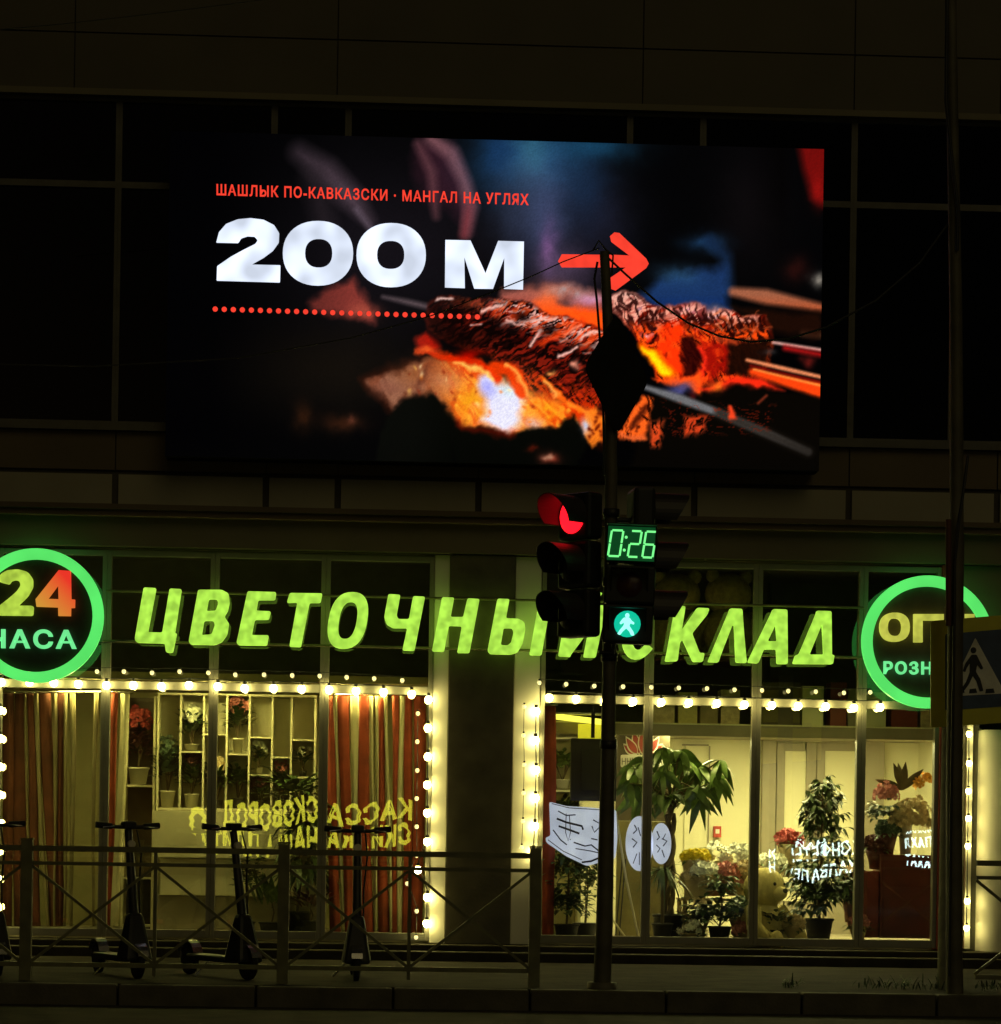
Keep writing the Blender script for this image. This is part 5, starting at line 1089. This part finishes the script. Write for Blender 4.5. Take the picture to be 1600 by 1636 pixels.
def ficus(px, Y):
    c = P(px, 1512, Y); c.z = zS0 + 0.022; t = thing('weeping_fig', 'pyramid shaped weeping fig in a big black pot', 'plant', c)
    pot_mb(c, 0.14, 0.22).build('pot', M['pot_dark'], t); zt_ = P(px, 1252, Y).z; q = MB(); lv = MB()
    q.tube([c + Vector((0, 0, 0.15)), c + Vector((0.01, 0, 0.7)), Vector((c.x + 0.02, c.y, zt_))], [0.018, 0.013, 0.004], 8)
    for k in range(150):
        f = RG.random() ** 1.1; zz = 0.26 + (zt_ - c.z - 0.26) * f
        wd = (0.08 + 0.46 * (1 - f) ** 0.75 * min(1, 0.6 + f * 2.5)) * RG.uniform(0.4, 1.0); a = RG.uniform(0, 6.28)
        s0_ = c + Vector((0.01, 0, zz)); e = s0_ + Vector((math.cos(a) * wd, math.sin(a) * wd, RG.uniform(0.0, 0.12)))
        q.tube([s0_, e], [0.004, 0.002], 4)
        for j in range(10):
            g = RG.uniform(0.3, 1.05); p_ = s0_ + (e - s0_) * g; a2 = a + RG.uniform(-1.3, 1.3)
            lv.leaf(p_, (math.cos(a2), math.sin(a2), RG.uniform(-0.6, 0.3)), RG.uniform(0.055, 0.095), RG.uniform(0.034, 0.05), RG.uniform(0.2, 0.9), 0, 4)
    leaves(lv, c + Vector((0.10, 0, 0.5)), (0.34, 0.3, 0.24), 460, 0.085, 0.055, 0, 0.8, 0.1)
    q.build('trunk', M['stem'], t); lv.build('leaves', M['leaf'], t)
ficus(1308, 0.72)
tree('dark leafy plant standing between the flower table and the mullion', 1150, 1508, 0.4, 0.55, 0.012, [(0.0, 0.5, 0.1, 0.14, 80, 0.12, 0.075, 0.6, 0.2), (-0.12, 0.26, 0.2, 0.18, 120, 0.10, 0.07, 0.7, 0.1), (0.12, 0.28, 0.14, 0.16, 80, 0.10, 0.07, 0.7, 0.1)], 'leaf', 'pot_dark', pr_=0.11, ph=0.14)
tree('small shrub in a black pot in front of the plush bear', 1240, 1510, 0.28, 0.2, 0.008, [(0.0, 0.22, 0.15, 0.1, 110, 0.075, 0.05, 0.5, 0.4)], 'leaf', 'pot_dark', pr_=0.075, ph=0.12)
# flower table with bouquets
FT = thing('flower_table', 'low wooden table crowded with bouquets in the right window', 'table', P(1150, 1500, 1.1))
x0, x1, z0, z1 = RC(1088, 1432, 1210, 1436, 1.0); MB().box(x0, x1, 0.85, 1.4, z0 - 0.02, z0).build('table_top', M['kraft'], FT, bevel=0.004)
for x in (x0 + 0.03, x1 - 0.03):
    for y in (0.88, 1.37): MB().box(x - 0.02, x + 0.02, y - 0.02, y + 0.02, zS0 + 0.021, z0 - 0.021).build('leg', M['kraft'], FT)
ZT_ = z0
def bouquet(label, px, py, Y, r, hh, wrapm, flm, nf, fs, leafm='leaf', nl=30, group='bouquets in the right window', sz=None):
    c = P(px, py, Y); b_ = c - Vector((0, 0, hh)); t = thing('bouquet', label, 'bouquet', b_, group)
    MB().lathe(b_, [(0, 0), (r * 0.55, 0), (r * 0.6, hh * 0.3), (r * 0.95, hh * 0.95), (r * 0.88, hh * 0.95), (r * 0.5, hh * 0.3)], 12).build('wrap', M[wrapm], t)
    leaves(MB(), c - Vector((0, 0, r * 0.25)), (r, r * 0.9, r * 0.35), nl, 0.085, 0.035, 0, 0.6, 0.1).build('leaves', M[leafm], t)
    sz = sz or (r, r * 0.8, r * 0.8)
    fl(MB(), c + Vector((0, -r * 0.15, r * 0.1)), sz, int(nf * 1.7), fs * 1.15, 0).build('flowers', M[flm], t)
bouquet('dome of bright yellow chrysanthemums on the flower table', 1112, 1372, 1.0, 0.15, 0.30, 'kraft', 'f_yellow', 90, 0.04, sz=(0.15, 0.12, 0.08), nl=12)
bouquet('loose white roses at the back of the flower table', 1143, 1376, 1.1, 0.14, 0.30, 'kraft', 'f_white', 14, 0.08, sz=(0.16, 0.12, 0.16))
bouquet('white roses beside the central mullion', 1183, 1376, 1.1, 0.13, 0.30, 'kraft', 'f_white', 12, 0.08, sz=(0.14, 0.12, 0.17))
bouquet('cream bouquet at the left front of the flower table', 1108, 1408, 0.95, 0.13, 0.14, 'kraft', 'f_cream', 40, 0.06, nl=40)
bouquet('peach coloured bouquet in the middle of the flower table', 1140, 1412, 0.9, 0.14, 0.12, 'pot_pink', 'f_cream', 46, 0.06, nl=40)
bouquet('dusky pink bouquet by the mullion on the flower table', 1178, 1410, 0.95, 0.14, 0.13, 'kraft', 'f_pink', 30, 0.06, nl=50)
bouquet('dark leafy bunch below the white roses', 1150, 1392, 1.1, 0.20, 0.2, 'kraft', 'f_cream', 14, 0.05, nl=110)
bouquet('red bouquet half hidden behind the weeping fig', 1262, 1346, 1.3, 0.13, 0.34, 'kraft', 'f_red', 34, 0.07)
bouquet('white flower bunch behind the right side of the weeping fig', 1352, 1400, 1.1, 0.13, 0.2, 'kraft', 'f_cream', 30, 0.06)
bouquet('pink bouquet low beside the maroon cabinet', 1362, 1424, 0.9, 0.12, 0.3, 'pot_pink', 'f_pink', 36, 0.06)
bouquet('peach roses low in front of the fig pot', 1268, 1480, 0.35, 0.11, 0.14, 'kraft', 'f_cream', 40, 0.05)
bouquet('pale bunch on the floor right of the mullion', 1206, 1500, 0.3, 0.10, 0.07, 'kraft', 'f_cream', 34, 0.045)
bouquet('mixed dark bunch at the foot of the mullion', 1188, 1490, 0.35, 0.12, 0.1, 'kraft', 'f_pink', 26, 0.05, nl=60)
bouquet('low leafy bunch with white flowers left of the small shrub', 1105, 1490, 0.35, 0.13, 0.1, 'kraft', 'f_white', 10, 0.05, nl=80)
bouquet('floor bunch of small cream flowers behind the small shrub', 1228, 1504, 0.45, 0.12, 0.08, 'kraft', 'f_cream', 34, 0.045)
bouquet('green leafy bunch with small cream buds low under the flower table', 1112, 1460, 0.7, 0.16, 0.24, 'kraft', 'f_cream', 18, 0.05, nl=120)
bouquet('grey green bunch low between the flower table and the mullion', 1185, 1455, 0.7, 0.15, 0.24, 'kraft', 'leaf3', 40, 0.06, 'leaf3', 90)
bouquet('pale roses wrapped in kraft paper at the front edge of the flower table', 1125, 1396, 0.85, 0.13, 0.16, 'kraft', 'f_white', 18, 0.06, nl=40)
bouquet('pink and dark roses in the middle of the flower table', 1160, 1398, 0.88, 0.13, 0.17, 'pot_pink', 'f_pink', 30, 0.055, nl=50)
bouquet('cream roses touching the central mullion', 1196, 1392, 0.9, 0.12, 0.18, 'kraft', 'f_cream', 30, 0.06, nl=40)
bouquet('white chrysanthemums behind the plush bear', 1232, 1385, 1.2, 0.15, 0.3, 'kraft', 'f_white', 30, 0.06, nl=50)
bouquet('small pink bunch under the maroon cabinet edge', 1372, 1478, 0.45, 0.10, 0.16, 'kraft', 'f_pink', 24, 0.05, nl=40)
q = MB(); pr(q, 1094, 1406, 1128, 1438, 0.80, 0.84); tag(q.build('paper_bag', M['kraft'], bevel=0.004), 'pale paper bag at the left end of the flower table', 'bag')
# plush bear
def plush(label, px, py, Y, s_, m, face=True, rz=0, name='plush_bear', base=None):
    t = thing(name, label, 'plush toy'); q = MB()
    q.ball((0, 0, 0.26), (0.24, 0.2, 0.26), 20, 12); q.ball((0, -0.02, 0.62), (0.225, 0.20, 0.205), 20, 12); q.ball((0, -0.19, 0.575), (0.095, 0.085, 0.075), 16, 10)
    for k in (-1, 1):
        q.ball((k * 0.165, 0.0, 0.79), (0.07, 0.045, 0.07), 12, 8); q.tube([(k * 0.2, -0.03, 0.42), (k * 0.3, -0.12, 0.25), (k * 0.27, -0.2, 0.16)], [0.085, 0.08, 0.075], 12); q.ball((k * 0.27, -0.2, 0.16), 0.076, 12, 8)
        q.tube([(k * 0.13, -0.1, 0.1), (k * 0.2, -0.3, 0.1)], 0.1, 12); q.ball((k * 0.2, -0.32, 0.1), (0.1, 0.05, 0.12), 12, 8)
    q.build('body', M[m], t)
    MB().ball((0, -0.27, 0.60), (0.034, 0.024, 0.024), 12, 8).build('nose', M['rubber'], t)
    for k in (-1, 1): MB().ball((k * 0.075, -0.195, 0.665), 0.02, 10, 8).build('eye', M['rubber'], t)
    w = P(px, py, Y); t.location = (w.x, Y, base if base is not None else w.z); t.scale = (s_,) * 3; t.rotation_euler = (0, 0, R(rz)); return t
plush('big cream plush bear turned right among the bouquets', 1218, 1500, 0.42, 0.96, 'plush', rz=46, base=P(1218, 1520, 0.42).z)
# maroon cabinet with vase
CB = thing('maroon_cabinet', 'dark maroon cabinet with a lit red side at the right of the right window', 'cabinet', P(1445, 1500, 0.5))
x0, x1, z0, z1 = RC(1407, 1366, 1489, 1508, 0.45); MB().box(x0, x1, 0.45, 0.85, zS0 + 0.072, z1).build('carcass', M['maroon'], CB, bevel=0.005)
xa = P(1380, 1440, 0.5).x; MB().box(xa, x0 - 0.003, 0.5, 0.85, zS0 + 0.072, P(1390, 1392, 0.5).z).build('side_wing', M['red_frame'], CB, bevel=0.005)  # cabinet side; the light on it is put into a brighter red
MB().box(x0 + 0.03, x1 - 0.03, 0.44, 0.449, zS0 + 0.12, z1 - 0.08).build('door', M['maroon'], CB)
zc = z1
VB = thing('vase_arrangement', 'big vase arrangement of pink and beige flowers with brown rubber leaves', 'flower arrangement', Vector((P(1447, 1366, 0.6).x, 0.6, zc + 0.002)))
c = VB.location.copy()
MB().lathe(c, [(0, 0), (0.05, 0), (0.065, 0.2), (0.055, 0.36), (0.06, 0.38)], 16).build('vase', M['pot_white'], VB)
q = MB(); e = P(1443, 1262, 0.6)
for d_ in ((-0.35, -0.1, 1.0), (0.05, -0.2, 1.1), (0.75, -0.1, 0.9), (-1.0, -0.1, 0.45), (-0.15, 0.3, 1.2)): q.leaf(e, d_, 0.30, 0.075, 0.10, 0, 6, 0.2, (0.2, 1, 0.15))
q.build('rubber_leaves', mat('brown_leaf', (0.12, 0.085, 0.04), 0.4, var=0.3), VB)
fl(MB(), P(1418, 1272, 0.55), (0.12, 0.1, 0.13), 70, 0.05, 0).build('pink_flowers', M['f_pink'], VB)
fl(MB(), P(1458, 1312, 0.52), (0.21, 0.15, 0.24), 150, 0.06, 0).build('beige_flowers', M['f_cream'], VB)
leaves(MB(), P(1412, 1298, 0.5), (0.13, 0.1, 0.12), 120, 0.075, 0.05, 0, 0.7, 0).build('leaves', M['leaf3'], VB)
fl(MB(), P(1475, 1252, 0.62), (0.08, 0.06, 0.13), 12, 0.085, 0).build('lilies', M['f_orange'], VB)
bouquet('dark bouquet with grey green leaves left of the vase', 1402, 1352, 0.62, 0.13, 0.22, 'maroon', 'f_dark', 30, 0.06, 'leaf', 60)
bouquet('pale green hydrangea bunch below the vase', 1418, 1330, 0.58, 0.11, 0.24, 'maroon', 'leaf3', 30, 0.06, 'leaf3', 40)
FA = thing('fire_alarm', 'small red fire alarm box on the cream wall', 'fire alarm', P(1147, 1329, YW - 0.03))
q = MB(); pr(q, 1141, 1320, 1153, 1338, YW - 0.06, YW + 0.019); q.build('box', M['red_plastic'], FA, bevel=0.006); q = MB(); pr(q, 1144, 1325, 1150, 1332, YW - 0.068, YW - 0.0605); q.build('button', M['white_paint'], FA)
# things stored on the gallery above
ZSh = P(1120, 1056, 0.7).z
plush('left one of two big brown plush toys leaning behind the upper glass', 1082, 960, 0.9, 1.0, 'plush_brown', rz=168, base=ZSh + 0.025, name='plush_toy')
plush('right one of two big brown plush toys leaning behind the upper glass', 1165, 960, 0.9, 1.02, 'plush_brown', rz=194, base=ZSh + 0.025, name='plush_toy')
k_ = 0
for px, w_, h_, m, lab in ((1062, 34, 24, 'f_cream', 'rumpled cream parcel'), (1100, 30, 30, 'plush', 'pale stuffed cushion'), (1134, 28, 22, 'kraft', 'kraft paper parcel'), (1168, 30, 34, 'f_cream', 'tall cream parcel'), (1250, 60, 46, 'brown_board', 'dark brown carton'), (1300, 34, 40, 'cream_wall', 'white carton'), (1341, 26, 46, 'red_frame', 'narrow red carton'), (1366, 20, 36, 'frame_taupe', 'grey carton'), (1400, 34, 30, 'cream_wall', 'low white carton'), (1447, 42, 42, 'red_frame', 'wide red carton'), (1484, 22, 30, 'f_cream', 'peach parcel')):
    x0, x1, z0, z1 = RC(px - w_ / 2, 1136 - h_, px + w_ / 2, 1150, 0.55); z0 = ZR + 0.037; q = MB()
    q.box(x0, x1, 0.57, 0.85, z0, z1); q.box(x0 - 0.004, x1 + 0.004, 0.565, 0.855, z1 - 0.05, z1 - 0.045)
    tag(q.build('stored_box', M[m], bevel=0.012), lab + ' on the gallery above the right room', 'box', 'parcels stored on the gallery')
tag(MB().box(P(1045, 1050, .7).x, P(1204, 1050, .7).x, 0.66, 1.4, ZSh - 0.004, ZSh + 0.022).build('upper_shelf', M['maroon']), 'dark red shelf board under the two brown plush toys', 'shelf')

# ------------------------------------------------------------------ glowing boards standing in for reflections in the right window
M['lightbox'] = mat('lightbox_white', (0.5, 0.52, 0.6), 0.5, emit=(0.50, 0.54, 0.72), estr=0.95, evar=0.12, escale=5)  # emission imitates bright reflections in the glass
M['ink'] = mat('script_ink', (0.02, 0.02, 0.03), 0.6)
def board(label, outline, marks, Y, name):  # each board stands in for a reflection in the glass
    cx = sum(p[0] for p in outline) / len(outline); cy = sum(p[1] for p in outline) / len(outline)
    t = thing(name, label, 'lit sign', P(cx, cy, Y))  # added glowing shape imitating a reflection, not a sign in the shop
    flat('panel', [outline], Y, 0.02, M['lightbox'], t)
    q = MB()
    for pts, w_ in marks: q.tube([P(x, y, Y - 0.003) for x, y in pts], w_, 5)
    q.build('script', M['ink'], t)
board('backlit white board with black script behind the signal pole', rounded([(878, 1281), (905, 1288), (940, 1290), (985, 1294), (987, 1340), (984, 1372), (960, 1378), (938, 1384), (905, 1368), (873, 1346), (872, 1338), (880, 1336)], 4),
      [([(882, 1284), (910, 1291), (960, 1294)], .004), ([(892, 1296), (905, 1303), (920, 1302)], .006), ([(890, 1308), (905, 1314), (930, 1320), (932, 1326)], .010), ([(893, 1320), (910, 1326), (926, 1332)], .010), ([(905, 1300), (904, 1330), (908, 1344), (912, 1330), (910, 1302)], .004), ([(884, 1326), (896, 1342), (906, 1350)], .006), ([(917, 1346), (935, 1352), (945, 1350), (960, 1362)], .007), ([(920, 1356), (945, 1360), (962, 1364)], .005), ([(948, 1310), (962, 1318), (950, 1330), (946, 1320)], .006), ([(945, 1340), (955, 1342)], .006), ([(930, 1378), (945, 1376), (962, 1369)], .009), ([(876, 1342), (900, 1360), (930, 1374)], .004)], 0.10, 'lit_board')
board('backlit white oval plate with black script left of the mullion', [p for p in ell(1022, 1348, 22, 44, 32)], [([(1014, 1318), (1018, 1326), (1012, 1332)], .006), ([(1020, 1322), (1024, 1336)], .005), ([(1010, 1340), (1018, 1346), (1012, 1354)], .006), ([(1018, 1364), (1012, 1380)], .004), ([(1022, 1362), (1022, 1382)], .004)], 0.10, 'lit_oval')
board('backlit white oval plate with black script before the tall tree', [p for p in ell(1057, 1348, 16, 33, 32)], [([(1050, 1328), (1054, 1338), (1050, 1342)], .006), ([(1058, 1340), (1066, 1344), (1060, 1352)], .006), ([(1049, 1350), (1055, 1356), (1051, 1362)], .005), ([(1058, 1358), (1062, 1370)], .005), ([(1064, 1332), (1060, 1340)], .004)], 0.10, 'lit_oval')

# ------------------------------------------------------------------ neon signs across the road, seen as reflections in the shop glass
YN = -32.0
M['neon_white'] = mat('neon_white', (0.3, 0.35, 0.35), 0.5, emit=(0.72, 0.95, 0.95), estr=8.5)
M['neon_yellow'] = mat('neon_yellow', (0.35, 0.3, 0.02), 0.5, emit=(0.78, 0.74, 0.05), estr=4.2)
wav = lambda k, a: (lambda x, y: (x + 1.5 * math.sin(y * 0.5 + k), y + a * math.sin(x * 0.045 + k) + a * 0.5 * math.sin(x * 0.16 + k * 2)))
def neon(label, rows, m, k, a):
    c = P((rows[0][1] + rows[0][2]) / 2, rows[0][3], -YN); t = thing('neon_sign', label, 'neon sign', (c.x, YN, 0.0), 'neon signs across the road')
    for body, x0, x1, yb, cap, sl, bold in rows:
        o = text_px('lettering', body, x0, x1, yb, cap, YN, 0.03, M[m], t, max(bold, 0), sl, 1.15, True, wav(k, a), True, -bold if bold < 0 else 0)
    return t
neon('white neon lettering КОНФЕТЫ КОФЕ across the road, reflected in the right window', [('КОФЕ', 1204, 1262, 1376, 19, 0.0, 0.02), ('КОНФЕТЫ', 1266, 1372, 1374, 21, -0.06, 0.02), ('ПЕЧЕНЬЕ', 1204, 1292, 1392, 18, 0.16, 0.02), ('ХАЛВА', 1296, 1370, 1408, 21, -0.16, 0.02), ('ЧАЙ', 1272, 1318, 1352, 9, 0.0, 0.01)], 'neon_white', 0.7, 3)
neon('white neon lettering ПАХЛАВА РАХАТ across the road, reflected beside the cabinet', [('ПАХЛ', 1446, 1489, 1357, 16, -0.1, 0.02), ('РАХАТ', 1446, 1496, 1385, 18, 0.05, 0.02), ('ЛУКУМ', 1448, 1490, 1334, 4, -0.1, 0.02)], 'neon_white', 2.0, 1.5)
neon('yellow neon lettering across the road, reflected in the left window', [('О', 303, 330, 1326, 42, 0.5, -0.05), ('СКОВОРОД', 356, 508, 1324, 38, -0.06, -0.045), ('НАША ПЛИТА', 318, 508, 1366, 36, -0.02, -0.045), ('КАССА', 522, 660, 1316, 30, -0.04, -0.04), ('СКИДКА', 522, 656, 1356, 32, -0.02, -0.04)], 'neon_yellow', 1.2, 4)

# ------------------------------------------------------------------ weeds by the lamp post
q = MB(); rw = random.Random(9)
for k in range(170):
    c_ = rw.choice([(1402, 1574, 44), (1450, 1580, 28), (1580, 1572, 40), (1265, 1577, 16), (1500, 1580, 30)])
    w = P(c_[0] + rw.gauss(0, c_[2] * 0.45), c_[1], -4.3 + rw.uniform(-0.3, 0.3)); w.z = 0.15
    a = rw.uniform(0, 6.28); q.leaf(w, (math.cos(a) * 0.5, math.sin(a) * 0.5, 1), rw.uniform(0.04, 0.17), 0.012, rw.uniform(0.1, 0.7), 0, 3)
tag(q.build('weeds', M['leaf']), kind='stuff')
